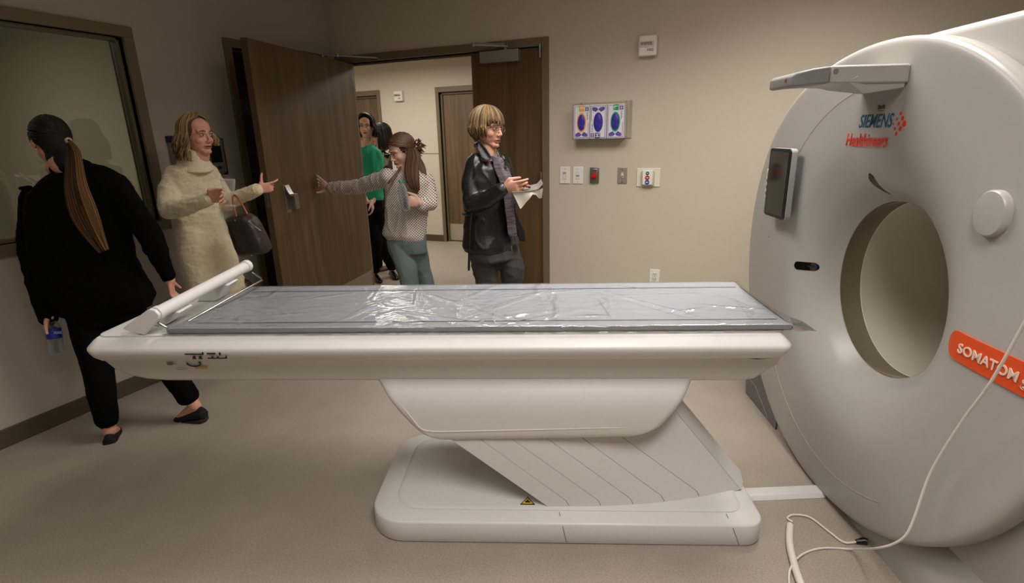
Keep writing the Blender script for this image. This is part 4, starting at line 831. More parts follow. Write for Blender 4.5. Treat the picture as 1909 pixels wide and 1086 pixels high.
def hand_solid(mb, wrist, d, thumb, curl=(20, 25, 20), spread=4, k=1.0, tcurl=0.3, thumb_dir=None, per=None):
    """palm, four fingers, thumb: d = towards the fingers, thumb = sideways to the thumb; fingers curl towards the palm side n"""
    d = Vector(d).normalized(); t = Vector(thumb); t = (t - d * t.dot(d)).normalized(); n = hand_solid.flip * d.cross(t)
    w0 = Vector(wrist); rings = []
    for q, rx, ry in ((-.012, .012, .008), (-.006, .022, .015), (.0, .026, .018), (.03, .034, .016), (.06, .039, .014), (.082, .039, .012), (.090, .034, .009), (.094, .02, .005)):
        rings.append([w0 + (d * q + t * rx * math.cos(a) + n * ry * math.sin(a)) * k for a in [2 * math.pi * i / 18 for i in range(18)]])
    mb.loft(rings); tips = []
    for i, (off, ln) in enumerate(((.029, .070), (.0098, .079), (-.0098, .073), (-.028, .056))):
        a0 = math.radians(spread * (1.5 - i)); dd = d * math.cos(a0) + t * math.sin(a0); p = w0 + (d * .078 + t * off - n * .002) * k; a = 0; c_ = per[i] if per else curl
        for j, (fr, r0, r1) in enumerate(((.45, .0088, .0082), (.31, .0082, .0076), (.24, .0076, .0066))):
            a += math.radians(c_[j]); q = p + (dd * math.cos(a) + n * math.sin(a)) * (ln + .012) * fr * k; rcone(mb, p, r0 * k, q, r1 * k, 10, 4); p = q
        tips.append(p)
    td = (Vector(thumb_dir).normalized() if thumb_dir is not None else (d * .75 + t * .6 + n * .25).normalized())
    p0 = w0 + (d * .018 + t * .020) * k; p1 = p0 + (d * .5 + t * .6 + n * .15).normalized() * .035 * k; p2 = p1 + td * .034 * k; p3 = p2 + (td * (1 - tcurl) + d * tcurl * .5 + n * tcurl * .5).normalized() * .027 * k
    rcone(mb, p0, .014 * k, p1, .0125 * k, 10, 4); rcone(mb, p1, .0115 * k, p2, .0098 * k, 10, 4); rcone(mb, p2, .0098 * k, p3, .0078 * k, 10, 4)
    return tips, p3
hand_solid.flip = 1.0
def hair_mats(name, a, b, c, rough=0.45): return [mat(name + '_dark', a, rough, bump=0.3, bscale=400), mat(name + '_mid', b, rough, bump=0.3, bscale=400), mat(name + '_light', c, rough, bump=0.3, bscale=400)]
def strand(mb, pts, r_, m_i):
    mb.cur = m_i; n = len(pts); mb.tube(pts, [r_ * (0.55 + 0.9 * math.sin(math.pi * min(1, i / (n - 1) * 0.9 + 0.12))) * (1 if i < n - 1 else 0.35) for i in range(n)], 5)
def wpick(): q = random.random(); return 0 if q < .35 else (1 if q < .75 else 2)
def hair_cap(mb, C, F, U, k=1.0, front=0.064, low=-0.03):
    R = F.cross(U).normalized(); mb.cur = 0
    mb.ell(C + (-F * .020 + U * .034) * k, (.0775 * k, .094 * k, .0865 * k), R, F, 28, 18)
    mb.ell(C + (-F * .045 - U * .02) * k, (.068 * k, .062 * k, .075 * k), R, F, 24, 14)
def hair_fall(mb, C, F, U, length, N=260, k=1.0, part=0.0, bangs=False, flare=1.08, curl=0.0, wave=0.0, seed=1, amin=1.05, r_=0.0042, lift=1.0, tipin=0.0, zone=None, down=None, wf=9.0):
    random.seed(seed); R = F.cross(U).normalized(); D_ = down or -ZUP
    for i in range(N):
        a = random.uniform(-math.pi, math.pi); sg = 1 if a > 0 else -1; lay = random.uniform(0.985, 1.07) * lift; isb = bangs and abs(a) < 0.95 and random.random() < .9
        if zone and not zone(a): continue
        ln = (length(a) if callable(length) else length) * random.uniform(0.86, 1.04); pts = []; ph = random.uniform(0, 6.3); r0 = random.uniform(.8, 1.25) * r_
        for j in range(9):
            t = j / 8; phi = math.radians(8 + 86 * t); a2 = a
            if not isb: am = amin * min(1, max(0, (t - 0.12) / 0.45)); a2 = sg * max(abs(a), am)
            elif t > 0.88 - .25 * ((i * 7) % 10) / 10 * (abs(a) / .95): break
            x = .080 * math.sin(phi) * math.sin(a2) + part * (1 - t); y = -.014 + .1 * math.sin(phi) * math.cos(a2); z = .030 + .092 * math.cos(phi)
            if isb: y += .004 + .004 * t; 
            pts.append(C + (R * x * lay + F * y * lay + U * (.03 + (z - .03) * lay)) * k)
        if isb: pts.append(pts[-1] + (U * -.016 + F * .002) * k); strand(mb, pts, r0 * k, wpick()); continue
        base = pts[-1]; out = (base - C); out -= ZUP * out.dot(ZUP); ol = out.normalized()
        ns = max(3, int(ln / .028))
        for j in range(1, ns + 1):
            t = j / ns; f_ = (flare - 1) * .075 * math.sin(min(1, t * 1.2) * math.pi * .5) - tipin * t * t
            p = base + D_ * ln * t + ol * f_ + (R * math.sin(ph + t * ln * wf * 6) + F * math.cos(ph * 1.3 + t * ln * wf * 5)) * wave * min(1, t * 2); pts.append(p)
        strand(mb, pts, r0 * k, wpick())
def body_root(loc):
    return Vector((loc.x, loc.y, 0))
def person(name_mb, voxel, skin, label, foot):
    """the body is one continuous mesh; its origin is at the feet"""
    me_o = fuse(name_mb, voxel, 'person', skin, smooth=2, factor=0.4)
    o = me_o; f_ = Vector((foot.x, foot.y, 0)); o.data.transform(Matrix.Translation(-f_)); o.location = f_
    tag(o, label, 'person'); return o
def leg_down(hip, dx, dy, z=0.09): return Vector((hip.x + dx, hip.y + dy, z))
def shoe(mb, ankle, fwd, ln=0.24, wd=0.042, heel=0.0, pitch=0.0):
    fwd = fwd.normalized(); lat = fwd.cross(ZUP); g = Vector((ankle.x, ankle.y, ankle.z - 0.085)); dn = math.sin(math.radians(pitch)); f2 = (fwd * math.cos(math.radians(pitch)) - ZUP * dn).normalized()
    rings = []
    for q, w_, h in ((-.062, .4, .3), (-.056, .7, .8), (-.03, .85, 1.0), (.02, .85, 1.0), (.07, .95, .78), (.12, 1.0, .55), (.155, .85, .42), (.178, .5, .3)):
        c = g + f2 * q * ln / .24; up = ZUP * .082 * h
        rings.append([c + lat * w_ * wd * math.cos(a) * (1 if math.sin(a) < 0.3 else .75) + up * max(0, .5 + .5 * math.sin(a) * 1.0) for a in [2 * math.pi * i / 16 for i in range(16)]])
    mb.loft(rings)

b_ = None
# ---- person 1: woman with the long ponytail walking away, dark coat
H = 2.74; f_ = heading(112); hf = heading(143); pit = math.radians(30); F_ = hf * math.cos(pit) - ZUP * math.sin(pit); U_ = ZUP * math.cos(pit) + hf * math.sin(pit); U_ = (U_ + RTH * .05).normalized(); C_ = PH(97, 266, H)
SHL, SHR = PH(74, 372, H - .02), PH(232, 358, H + .04)
EL_, WR_L = PH(60, 478, H - .05), PH(92, 590, H - .10)
ER_, WR_R = PH(276, 434, H + .03), PH(317, 522, H + .10)
HIPL, HIPR = PH(160, 575, H - .02), PH(232, 570, H + .06)
A1 = PH(204, 802, 2.60); A2 = PH(364, 757, 2.775); walk = -RTH * .95 + FWH * .25; walk1 = -RTH * .42 + FWH * .9
K1 = PH(183, 690, 2.66); K2 = PH(295, 658, 2.76)
b_ = MB(); head_solid(b_, C_, F_, U_)
rcone(b_, C_ + Vector((0, 0, -.12)) - f_ * .0, .052, (SHL + SHR) / 2 + Vector((0, 0, .02)), .06)
sections(b_, [(80, 215, 350), (90, 220, 400), (110, 235, 470), (120, 265, 540), (130, 262, 585)], H, f_, .55, shrink=.78)
chain(b_, [SHL, EL_, WR_L], [.045, .036, .026]); chain(b_, [SHR, ER_, WR_R], [.045, .036, .026])
chain(b_, [HIPL, K1, A1], [.078, .05, .034]); chain(b_, [HIPR, K2, A2], [.078, .05, .034])
rcone(b_, A1, .032, A1 + walk1 * .1 - ZUP * .055, .026); rcone(b_, A2, .032, A2 + walk * .12 - ZUP * .085, .026)
hand_solid.flip = 1; hand_solid(b_, WR_R, PH(321, 545, H + .11) - WR_R, FWH - RTH * .3, curl=(30, 35, 25), k=.92)
hand_solid.flip = -1; hand_solid(b_, WR_L - ZUP * -.015, PH(93, 640, H - .10) - WR_L, -FWH + RTH * .3, curl=(22, 50, 40), k=.9)
p1 = person(b_, .0055, M_SKINR, 'woman with long brown ponytail walking away in black jacket and trousers', (A1 + A2) / 2)
M_BLKC = mat('black_wool', (6, 6, 6), 0.95, bump=0.3, bscale=300, spec=0.1); M_BLKP = mat('black_trousers', (7, 7, 8), 0.9, spec=0.12)
c = MB(); sections(c, [(122, 178, 305), (108, 205, 315), (72, 236, 334), (46, 250, 358), (42, 248, 400), (48, 246, 440), (58, 256, 490), (76, 276, 530), (108, 290, 560), (112, 284, 578)], H, f_, .60, power=2.6)
chain(c, [PH(60, 372, H), PH(58, 470, H - .05), PH(87, 585, H - .09)], [.056, .056, .046]); rcone(c, PH(86, 575, H - .09), .046, PH(90, 592, H - .09), .045)
chain(c, [PH(226, 362, H + .02), PH(276, 432, H + .03), PH(312, 512, H + .09)], [.064, .062, .038]); chain(c, [PH(200, 346, H), PH(238, 374, H)], [.052, .056])
rcone(c, PH(122, 322, H - .02), .045, PH(165, 320, H), .045)
fuse(c, .009, 'coat', M_BLKC, p1, 4, .005, 10, (.006, 14, 5))
c = MB(); chain(c, [PH(104, 316, H - .05), PH(120, 309, H - .07), PH(140, 305, H - .07), PH(160, 310, H - .04)], [.028, .034, .036, .032]); rcone(c, PH(104, 316, H + .05), .028, PH(146, 312, H + .05), .03); rcone(c, PH(54, 352, H), .02, PH(38, 351, H - .02), .010); fuse(c, .007, 'collar', M_BLKC, p1, 2)
c = MB(); sections(c, [(112, 285, 552), (120, 275, 580), (138, 268, 600)], H, f_, .6)
chain(c, [HIPL, PH(183, 690, 2.66), A1 + ZUP * .075], [.094, .070, .056]); chain(c, [PH(222, 575, H + .05), K2, A2 + (K2 - A2).normalized() * .075], [.094, .07, .055])
fuse(c, .008, 'trousers', M_BLKP, p1, 3, .004, 9, (.005, 12, 4))
wk_ = walk
for a_, pt_, walk in ((A1, 4, walk1), (A2, 24, wk_)):
    c = MB(); shoe(c, a_ + ZUP * (.0 if pt_ < 10 else .0), walk, pitch=pt_ * .5); s_ = fuse(c, .0045, 'shoe', mat('black_suede', (16, 15, 15), 0.8), p1, 2)
    c = MB(); g = Vector((a_.x, a_.y, a_.z - .088)); w2 = (walk.normalized() * math.cos(math.radians(pt_ * .5)) - ZUP * math.sin(math.radians(pt_ * .5))); lt = walk.cross(ZUP).normalized()
    o_ = [(-.064, 0), (-.05, .03), (0, .034), (.08, .041), (.14, .036), (.175, .015), (.175, -.015), (.14, -.036), (.08, -.041), (0, -.034), (-.05, -.03)]
    c.loft([[g + w2 * x + lt * y + ZUP * z_ for x, y in o_] for z_ in (-.012 if pt_ < 10 else -.01, .012)]); c.build('sole', mat('dark_brown_sole', (52, 38, 28), 0.6), s_, bevel=.003)
random.seed(3); M_H1 = hair_mats('brown_hair', (16, 11, 8), (38, 25, 15), (74, 52, 30), .75)
TIE = PH(127, 262, H - .085); c = MB(); hair_cap(c, C_, F_, U_, .96); R_ = F_.cross(U_).normalized(); c.ell(C_ - F_ * .046 - U_ * .060, (.056, .048, .058), R_, F_, 20, 12); c.ell(C_ - F_ * .030 - U_ * .095, (.054, .050, .055), R_, F_, 20, 12); c.ell(PH(120, 300, H - .075), (.046, .036, .050), RTH, FWH, 20, 12); c.ell(C_ - F_ * .008 + U_ * .002 + R_ * .058, (.022, .045, .04), R_, F_, 16, 10); R_ = F_.cross(U_).normalized()
for i in range(330):
    a = random.uniform(-math.pi, math.pi); ph = random.uniform(10, 78) if abs(a) < 1.0 else (random.uniform(10, 95) if abs(a) < 1.6 else random.uniform(20, 132)); ph = math.radians(ph)
    d0 = Vector((math.sin(ph) * math.sin(a), math.sin(ph) * math.cos(a), math.cos(ph))); dT = Vector(((TIE - C_).dot(R_) / .08, (TIE - C_).dot(F_) / .1, ((TIE - C_).dot(U_) - .03) / .092)).normalized(); pts = []
    for j in range(8):
        t = j / 7 * .97; q = d0.lerp(dT, t).normalized(); l_ = random.uniform(1.0, 1.012) + .02 * t; pts.append(C_ + R_ * q.x * .080 * l_ + F_ * (-.014 + q.y * .100 * l_) + U_ * (.030 + q.z * .092 * l_))
    strand(c, pts, .0034, (2 if random.random() < .3 else 1) if abs(a) > 1.9 and random.random() < .6 else 0)
c.build('hair', M_H1, p1, recalc=False); c = MB()
way = [(127, 266, 6, .09), (136, 285, 15, .12), (139, 320, 20, .17), (142, 350, 25, .21), (152, 385, 30, .23), (164, 415, 28, .24), (178, 442, 20, .24), (194, 468, 11, .24)]
for i in range(300):
    s_ = random.uniform(-1, 1); dz = random.uniform(0, 1); stop = len(way) - (0 if random.random() < .22 + .3 * (s_ > .1) else random.choice((1, 1, 2, 2, 3))); pts = []
    for (x, y, hw, dh) in way[:stop]:
        px_ = x + s_ * hw * .85; pts.append(PH(px_, y - 4 * s_, H - dh - .018 * dz * math.sqrt(max(0, 1 - s_ * s_))))
    strand(c, curve_pts(pts, 3), random.uniform(.0014, .0030), 2 if random.random() < .42 + .3 * s_ else (1 if random.random() < .7 else 0))
c.build('ponytail', [mat('ponytail_dark', (46, 28, 14), .65, spec=.25), mat('ponytail_brown', (76, 50, 26), .65, spec=.25), mat('ponytail_light', (112, 80, 44), .65, spec=.25)], p1, recalc=False)
MB().rev([(.0105 + .005 * math.cos(t), .006 * math.sin(t)) for t in [2 * math.pi * k / 12 for k in range(13)]], TIE + (TIE - C_).normalized() * .004, (TIE - C_) + Vector((0, 0, -.05)), 20).build('hair_tie', mat('pink_tie', (196, 164, 166), .7), p1)

# ---- person 2: blonde woman in cream turtleneck dress
H = 3.36; f_ = heading(-38); hf = heading(-22); F_ = (hf - ZUP * .04).normalized(); U_ = (ZUP + hf * .04).normalized(); C_ = PH(367, 252, H)
SH1, E1, W1 = PH(330, 332, H - .05), PH(321, 386, H - .20), PH(390, 370, H - .30)
SH2, E2, W2 = PH(395, 318, H + .14), PH(430, 376, H + .10), PH(480, 353, H + .0)
HP = PH(390, 470, H); foot = Vector((HP.x, HP.y, 0)) + FWH * .14
LA, LB = foot + RTH * -.09 - FWH * .03 + ZUP * .09, foot + RTH * .09 + FWH * .03 + ZUP * .09
b_ = MB(); head_solid(b_, C_, F_, U_); rcone(b_, C_ - ZUP * .12, .05, PH(362, 315, H), .055)
sections(b_, [(325, 395, 320), (330, 405, 360), (342, 410, 410), (345, 422, 455)], H, f_, .6, shrink=.78)
chain(b_, [SH1, E1, W1], [.045, .036, .026]); chain(b_, [SH2, E2, W2], [.045, .036, .026])
chain(b_, [HP - RTH * .06, LA + ZUP * .40, LA], [.075, .05, .034]); chain(b_, [HP + RTH * .04 - ZUP * .05, LB + ZUP * .40, LB], [.07, .05, .034])
for q in (LA, LB): rcone(b_, q, .034, q + f_ * .12 - ZUP * .06, .028)
hand_solid.flip = 1; t1, th1 = hand_solid(b_, W1, PH(424, 361, H - .33) - W1, ZUP * .5 - FWH * .2 + RTH * .1, curl=(24, 34, 20), per=[(14, 22, 12), (26, 34, 20), (34, 44, 25), (40, 50, 30)], thumb_dir=RTH + ZUP * .1)
hand_solid.flip = -1; t2, th2 = hand_solid(b_, W2, RTH * .8 + ZUP * .12 + FWH * .35, ZUP - FWH * .3, per=[(0, 25, 30), (35, 60, 40), (45, 65, 40), (50, 65, 40)], k=.86, thumb_dir=ZUP + RTH * .1)
p2 = person(b_, .0045, M_SKINR, 'blonde woman in a fuzzy cream turtleneck sweater dress holding a clear cup', foot)
face_parts(p2, C_, F_, U_, brow=mat('brow_brown', (96, 68, 50), .7), mouth=.0015)
M_SWT = mat('cream_knit', (220, 206, 174), 0.95, bump=0.6, bscale=120, var=0.08, vscale=60, stretch=(1, 1, 2.5), sheen=0.4, spec=0.1)
c = MB(); sections(c, [(334, 392, 302), (312, 402, 316), (302, 408, 345), (308, 412, 380), (326, 418, 415), (328, 428, 445), (333, 441, 480), (345, 452, 520), (355, 462, 560), (362, 466, 600)], H, f_, .66, power=2.4)
chain(c, [PH(325, 326, H - .06), PH(316, 355, H - .12), PH(318, 386, H - .20)], [.056, .060, .062]); chain(c, [PH(318, 390, H - .21), PH(343, 387, H - .25), PH(387, 371, H - .30)], [.060, .048, .036])
chain(c, [PH(390, 322, H + .10), PH(424, 378, H + .08)], [.052, .050]); chain(c, [PH(424, 376, H + .08), PH(480, 354, H)], [.048, .036])
dress = fuse(c, .008, 'sweater_dress', M_SWT, p2, 3, .005, 14, (.004, 9, 30))
c = MB(); R_ = RTH
for (x, y, rx, tl) in ((361, 292, .068, 0), (363, 301, .074, 0), (364, 309, .078, 0), (364, 314, .072, 0)): pass
rings = []
for y, rx in ((273, .052), (276, .057), (279, .062), (284, .069), (291, .074), (298, .080), (305, .090), (309, .097), (312, .101), (314, .101), (315, .094), (315, .07)):
    cc = PH(360 + (y - 276) * .10, y, H); rings.append([cc + (f_.cross(ZUP) * math.cos(a) * rx + f_ * math.sin(a) * rx) * (1 + .012 * (k % 2)) + ZUP * (-.022 * math.sin(a)) for k, a in enumerate([2 * math.pi * i / 72 for i in range(72)])])
c.loft(rings); c.build('turtleneck', M_SWT, p2, angle=180)
fz = MB(); random.seed(9); me = dress.data; P_ = wm(p2)
idx = [random.randrange(len(me.vertices)) for _ in range(14000)]
for i in idx:
    v = me.vertices[i]; p = P_ @ v.co; nn = v.normal; q = Vector((random.uniform(-1, 1), random.uniform(-1, 1), random.uniform(-1, 1))); d = (nn * 1.2 + q * .9).normalized(); s_ = d.cross(q).normalized() * .0005
    fz.v += [tuple(p + s_), tuple(p - s_), tuple(p + d * random.uniform(.004, .011))]; k_ = len(fz.v); fz.f.append((k_ - 3, k_ - 2, k_ - 1)); fz.mi.append(0)
fo_ = fz.build('knit_fuzz', mat('cream_fuzz', (226, 214, 186), 0.9), dress, recalc=False, smooth=False); fo_['kind'] = 'stuff'
for s_, w_, e_ in ((1, W1, PH(360, 383, H - .275)), (1, W2, PH(455, 364, H + .05))):
    c = MB(); d = (w_ - e_).normalized(); rings = []
    for t, r_ in ((-.07, .034), (-.05, .038), (-.0, .036), (.008, .034), (.010, .028)):
        a1 = d.orthogonal().normalized(); b1 = d.cross(a1); rings.append([w_ + d * t + (a1 * math.cos(a) + b1 * math.sin(a)) * r_ * (1 + .05 * (k % 2)) for k, a in enumerate([2 * math.pi * i / 40 for i in range(40)])])
    c.loft(rings); c.build('cuff', M_SWT, p2, angle=180)
M_H2 = hair_mats('blonde_hair', (92, 72, 44), (140, 114, 74), (180, 154, 108))
c = MB(); hair_cap(c, C_, F_, U_)
hair_fall(c, C_, F_, U_, lambda a: .085 if a < 0 and a > -2.2 else .165, N=900, part=-.012, flare=1.35, wave=.012, seed=4, amin=1.22, lift=1.03, wf=7, r_=.0030)
c.build('hair', M_H2, p2, recalc=False)
MB().tube([C_ + F_.cross(U_) * .080 - U_ * .03, C_ + F_.cross(U_) * .081 - U_ * .045], .004, 8).build('earring', mat('dark_earring', (20, 20, 28), .2), p2)
c = MB(); chain(c, [LA + ZUP * .5, LA + ZUP * .25, LA], [.062, .056, .045]); chain(c, [LB + ZUP * .5, LB + ZUP * .25, LB], [.062, .056, .045]); shoe(c, LA, f_); shoe(c, LB, f_)
fuse(c, .008, 'boots', mat('black_boot', (16, 14, 14), .5), p2, 2)
# the clear cup she holds, and her handbag
cupc = (t1[0] + th1) / 2 + ZUP * .0; cb_ = PH(428, 366, H - .37)
M_CUP = bpy.data.materials.new('cup_plastic'); M_CUP.use_nodes = True
nt = M_CUP.node_tree; nt.nodes.clear(); _o = nt.nodes.new('ShaderNodeOutputMaterial'); _m = nt.nodes.new('ShaderNodeMixShader'); _t = nt.nodes.new('ShaderNodeBsdfTransparent'); _g = nt.nodes.new('ShaderNodeBsdfPrincipled'); _f = nt.nodes.new('ShaderNodeLayerWeight'); _r = nt.nodes.new('ShaderNodeMapRange')
_t.inputs[0].default_value = (0.97, 0.97, 0.96, 1); _g.inputs['Base Color'].default_value = srgb(225, 222, 215); _g.inputs['Roughness'].default_value = 0.1; _f.inputs[0].default_value = .25; _r.inputs[3].default_value = .06; _r.inputs[4].default_value = .5
nt.links.new(_f.outputs['Facing'], _r.inputs[0]); nt.links.new(_r.outputs[0], _m.inputs[0]); nt.links.new(_t.outputs[0], _m.inputs[1]); nt.links.new(_g.outputs[0], _m.inputs[2]); nt.links.new(_m.outputs[0], _o.inputs[0])
cup = empty('plastic_cup', cb_ - ZUP * .05)
MB().rev([(.002, -.052), (.028, -.052), (.028, -.049), (.006, -.047), (.004, -.01), (.010, -.002), (.020, .012), (.030, .035), (.036, .075), (.0375, .092), (.0363, .092), (.0348, .075), (.0285, .036), (.018, .014), (.002, .004)], cb_, ZUP + RTH * .06, 32).build('cup_body', M_CUP, cup)
MB().rev([(.0368 + .0012 * math.cos(t), .092 + .0012 * math.sin(t)) for t in [2 * math.pi * k / 8 for k in range(9)]], cb_, ZUP + RTH * .06, 32).build('cup_rim', mat('clear_rim', (190, 186, 176), .15, spec=.8), cup)
tag(cup, 'clear stemmed plastic cup held by the woman in the cream dress', 'cup')
HB = H - .14; bag = empty('handbag', PH(468, 470, HB))
M_BAG = bpy.data.materials.new('monogram_canvas'); M_BAG.use_nodes = True
nt = M_BAG.node_tree; N = nt.nodes; L = nt.links; bb = N['Principled BSDF']; bb.inputs['Roughness'].default_value = .45
tc = N.new('ShaderNodeTexCoord'); vo = N.new('ShaderNodeTexVoronoi'); vo.inputs['Scale'].default_value = 38; rp = N.new('ShaderNodeValToRGB'); rp.color_ramp.elements[0].position = .18; rp.color_ramp.elements[0].color = srgb(58, 44, 34); rp.color_ramp.elements[1].position = .3; rp.color_ramp.elements[1].color = srgb(44, 32, 27)
L.new(tc.outputs['Object'], vo.inputs['Vector']); L.new(vo.outputs['Distance'], rp.inputs[0]); L.new(rp.outputs[0], bb.inputs['Base Color'])
c = MB(); out = [(425, 404), (438, 399), (462, 397), (474, 404), (484, 420), (498, 448), (504, 464), (498, 471), (476, 474), (450, 477), (443, 462), (434, 434)]
ctr = PH(464, 438, HB); rings = []
for dH, s_ in ((-.075, .55), (-.07, .80), (-.05, .94), (-.02, 1.0), (.02, 1.0), (.05, .94), (.07, .80), (.075, .55)): rings.append([ctr + (PH(x, y, HB) - ctr) * s_ + FWH * dH for x, y in out])
c.loft(rings); fuse(c, .006, 'bag_body', M_BAG, bag, 4, .003, 9)
for dH in (-.045, .045):
    c = MB(); c.tube(curve_pts([PH(441, 404, HB + dH), PH(436, 385, HB + dH * .8), PH(434, 367, HB + dH * .3 + .02), PH(440, 365, HB + dH * .3 + .02), PH(452, 382, HB + dH * .7), PH(461, 399, HB + dH)], 6), .0055, 8); c.build('handle', mat('tan_leather', (146, 84, 48), .5), bag)
MB().tube([PH(462, 413, HB - .078), PH(473, 421, HB - .082), PH(486, 430, HB - .08)], .004, 8).build('zip_bar', mat('zip_silver', (120, 116, 122), .3, metal=.7), bag)
for (x, y) in ((438, 411), (467, 420), (469, 476)): MB().ell(PH(x, y, HB - .078), (.004, .004, .004)).build('stud', mat('brass_stud', (150, 130, 84), .3, metal=.7), bag)
tag(bag, 'dark brown patterned handbag with tan handles hanging from the forearm of the woman in cream', 'handbag')

# ---- person 3: young woman in dotted blouse holding the door
H = 4.0; f_ = heading(-112); hf = heading(-140); F_ = (hf - ZUP * .38).normalized(); U_ = (ZUP + hf * .38).normalized(); C_ = PH(749, 281, H)
HW = 4.45; SH1, E1, W1 = PH(722, 327, H), PH(668, 350, H + .20), PH(613, 351, HW - .06); SH2, E2, W2 = PH(794, 335, H + .02), PH(803, 384, H - .06), PH(784, 379, H - .18)
HP = PH(757, 450, H); foot = Vector((HP.x, HP.y, 0)) + RTH * .03; LA = foot + RTH * .02 - FWH * .12 + ZUP * .09; LB = foot + RTH * .16 + FWH * .12 + ZUP * .10
b_ = MB(); head_solid(b_, C_, F_, U_, .98); rcone(b_, C_ - ZUP * .10 - hf * .02, .048, PH(757, 325, H), .052)
sections(b_, [(730, 785, 330), (728, 788, 370), (735, 782, 410), (728, 785, 440), (732, 785, 460)], H, f_, .6, shrink=.78)
chain(b_, [SH1, E1, W1], [.042, .034, .025]); chain(b_, [SH2, E2, W2], [.042, .034, .025])
chain(b_, [HP - RTH * .07, PH(763, 500, H - .08), LA], [.08, .052, .034]); chain(b_, [HP + RTH * .07, PH(785, 505, H + .06), LB], [.08, .052, .034])
hand_solid.flip = 1; td = PH(592, 336, HW) - W1; hand_solid(b_, W1, td, -ZUP * .9 - td.normalized() * .1, curl=(6, 8, 6), spread=7, thumb_dir=-ZUP * .25 + RTH * -1)
hand_solid.flip = 1; hand_solid(b_, W2, PH(752, 373, H - .20) - W2, ZUP, curl=(40, 45, 30), per=[(36, 45, 30), (42, 48, 30), (44, 50, 30), (46, 50, 30)], thumb_dir=-RTH * .8 + ZUP * .4 - FWH * .3)
p3 = person(b_, .0045, M_SKINP, 'young woman in dotted white blouse pushing the wide door open', foot)
face_parts(p3, C_, F_, U_, brow=mat('brow_auburn', (96, 62, 44), .7), k=.98)
M_DOT = bpy.data.materials.new('dotted_blouse'); M_DOT.use_nodes = True
nt = M_DOT.node_tree; N = nt.nodes; L = nt.links; bb = N['Principled BSDF']; bb.inputs['Roughness'].default_value = .8
tc = N.new('ShaderNodeTexCoord'); lat = RTH
def dotn(vec, k_):
    v = N.new('ShaderNodeVectorMath'); v.operation = 'DOT_PRODUCT'; L.new(tc.outputs['Object'], v.inputs[0]); v.inputs[1].default_value = tuple(Vector(vec) * k_); s_ = N.new('ShaderNodeMath'); s_.operation = 'SINE'; L.new(v.outputs['Value'], s_.inputs[0]); return s_
sa, sb_ = dotn(lat + ZUP, 2 * math.pi / .0195), dotn(lat - ZUP, 2 * math.pi / .0195)
ad = N.new('ShaderNodeMath'); ad.operation = 'ADD'; L.new(sa.outputs[0], ad.inputs[0]); L.new(sb_.outputs[0], ad.inputs[1])
rp = N.new('ShaderNodeValToRGB'); rp.color_ramp.interpolation = 'LINEAR'; rp.color_ramp.elements[0].position = .60; rp.color_ramp.elements[0].color = srgb(214, 204, 194); rp.color_ramp.elements[1].position = .72; rp.color_ramp.elements[1].color = srgb(74, 54, 48)
mr = N.new('ShaderNodeMapRange'); mr.inputs[1].default_value = -2; mr.inputs[2].default_value = 2; L.new(ad.outputs[0], mr.inputs[0]); L.new(mr.outputs[0], rp.inputs[0]); L.new(rp.outputs[0], bb.inputs['Base Color'])
c = MB(); sections(c, [(736, 778, 318), (722, 792, 326), (716, 800, 340), (717, 802, 365), (718, 798, 395), (716, 796, 420), (713, 794, 436), (722, 795, 446)], H, f_, .62, power=2.4)
chain(c, [PH(724, 330, H), PH(670, 348, H + .20)], [.062, .054]); chain(c, [PH(670, 348, H + .20), PH(620, 350, HW - .08)], [.054, .046])
chain(c, [PH(794, 338, H + .02), PH(803, 378, H - .05)], [.060, .052]); chain(c, [PH(803, 380, H - .06), PH(786, 382, H - .15)], [.052, .044])
fuse(c, .007, 'blouse', M_DOT, p3, 3, .004, 12, (.006, 12, 4))
c = MB(); sections(c, [(724, 794, 432), (721, 795, 450), (728, 796, 470)], H, f_, .66); chain(c, [PH(748, 460, H), PH(760, 505, H - .07), LA + ZUP * .02], [.100, .076, .048]); chain(c, [PH(773, 460, H + .02), PH(786, 505, H + .06), LB + ZUP * .02], [.095, .070, .048])
fuse(c, .008, 'trousers', mat('teal_grey_trousers', (104, 118, 118), .85), p3, 3, .003, 9, (.004, 12, 4))
for q in (LA, LB): c = MB(); shoe(c, q, -RTH * .5 - FWH); fuse(c, .006, 'shoe', mat('black_suede', (16, 15, 15), 0.8), p3, 2)
M_H3 = hair_mats('auburn_hair', (74, 46, 30), (94, 60, 40), (116, 78, 54)); c = MB(); hair_cap(c, C_, F_, U_, .98); R_ = F_.cross(U_).normalized(); random.seed(8)
CLIP = PH(777, 277, H - .02); dT = Vector(((CLIP - C_).dot(R_) / .08, (CLIP - C_).dot(F_) / .1, ((CLIP - C_).dot(U_) - .03) / .092)).normalized()
for i in range(420):
    a = random.uniform(-math.pi, math.pi); ph = math.radians(random.uniform(8, 62) if abs(a) < 1.1 else random.uniform(20, 100)); d0 = Vector((math.sin(ph) * math.sin(a), math.sin(ph) * math.cos(a), math.cos(ph))); pts = []
    for j in range(8):
        t = j / 7; q = d0.lerp(dT, t * .96).normalized(); l_ = random.uniform(1.01, 1.03) + .03 * t; pts.append(C_ + R_ * q.x * .080 * l_ + F_ * (-.014 + q.y * .100 * l_) + U_ * (.030 + q.z * .092 * l_))
    strand(c, pts, .0030, wpick())
for i in range(420):
    s_ = random.uniform(-1, 1); dz = random.uniform(-1, 1); pts = [PH(x + s_ * hw, y, H - dh + .03 * dz) for x, y, hw, dh in ((768, 276, 8, .06), (771, 292, 13, .085), (768, 312, 13, .11), (769, 332, 12, .14), (773, 348, 9, .15), (777, 362 - 8 * abs(s_), 5, .14))]
    strand(c, curve_pts(pts, 3), random.uniform(.0018, .0032), wpick())
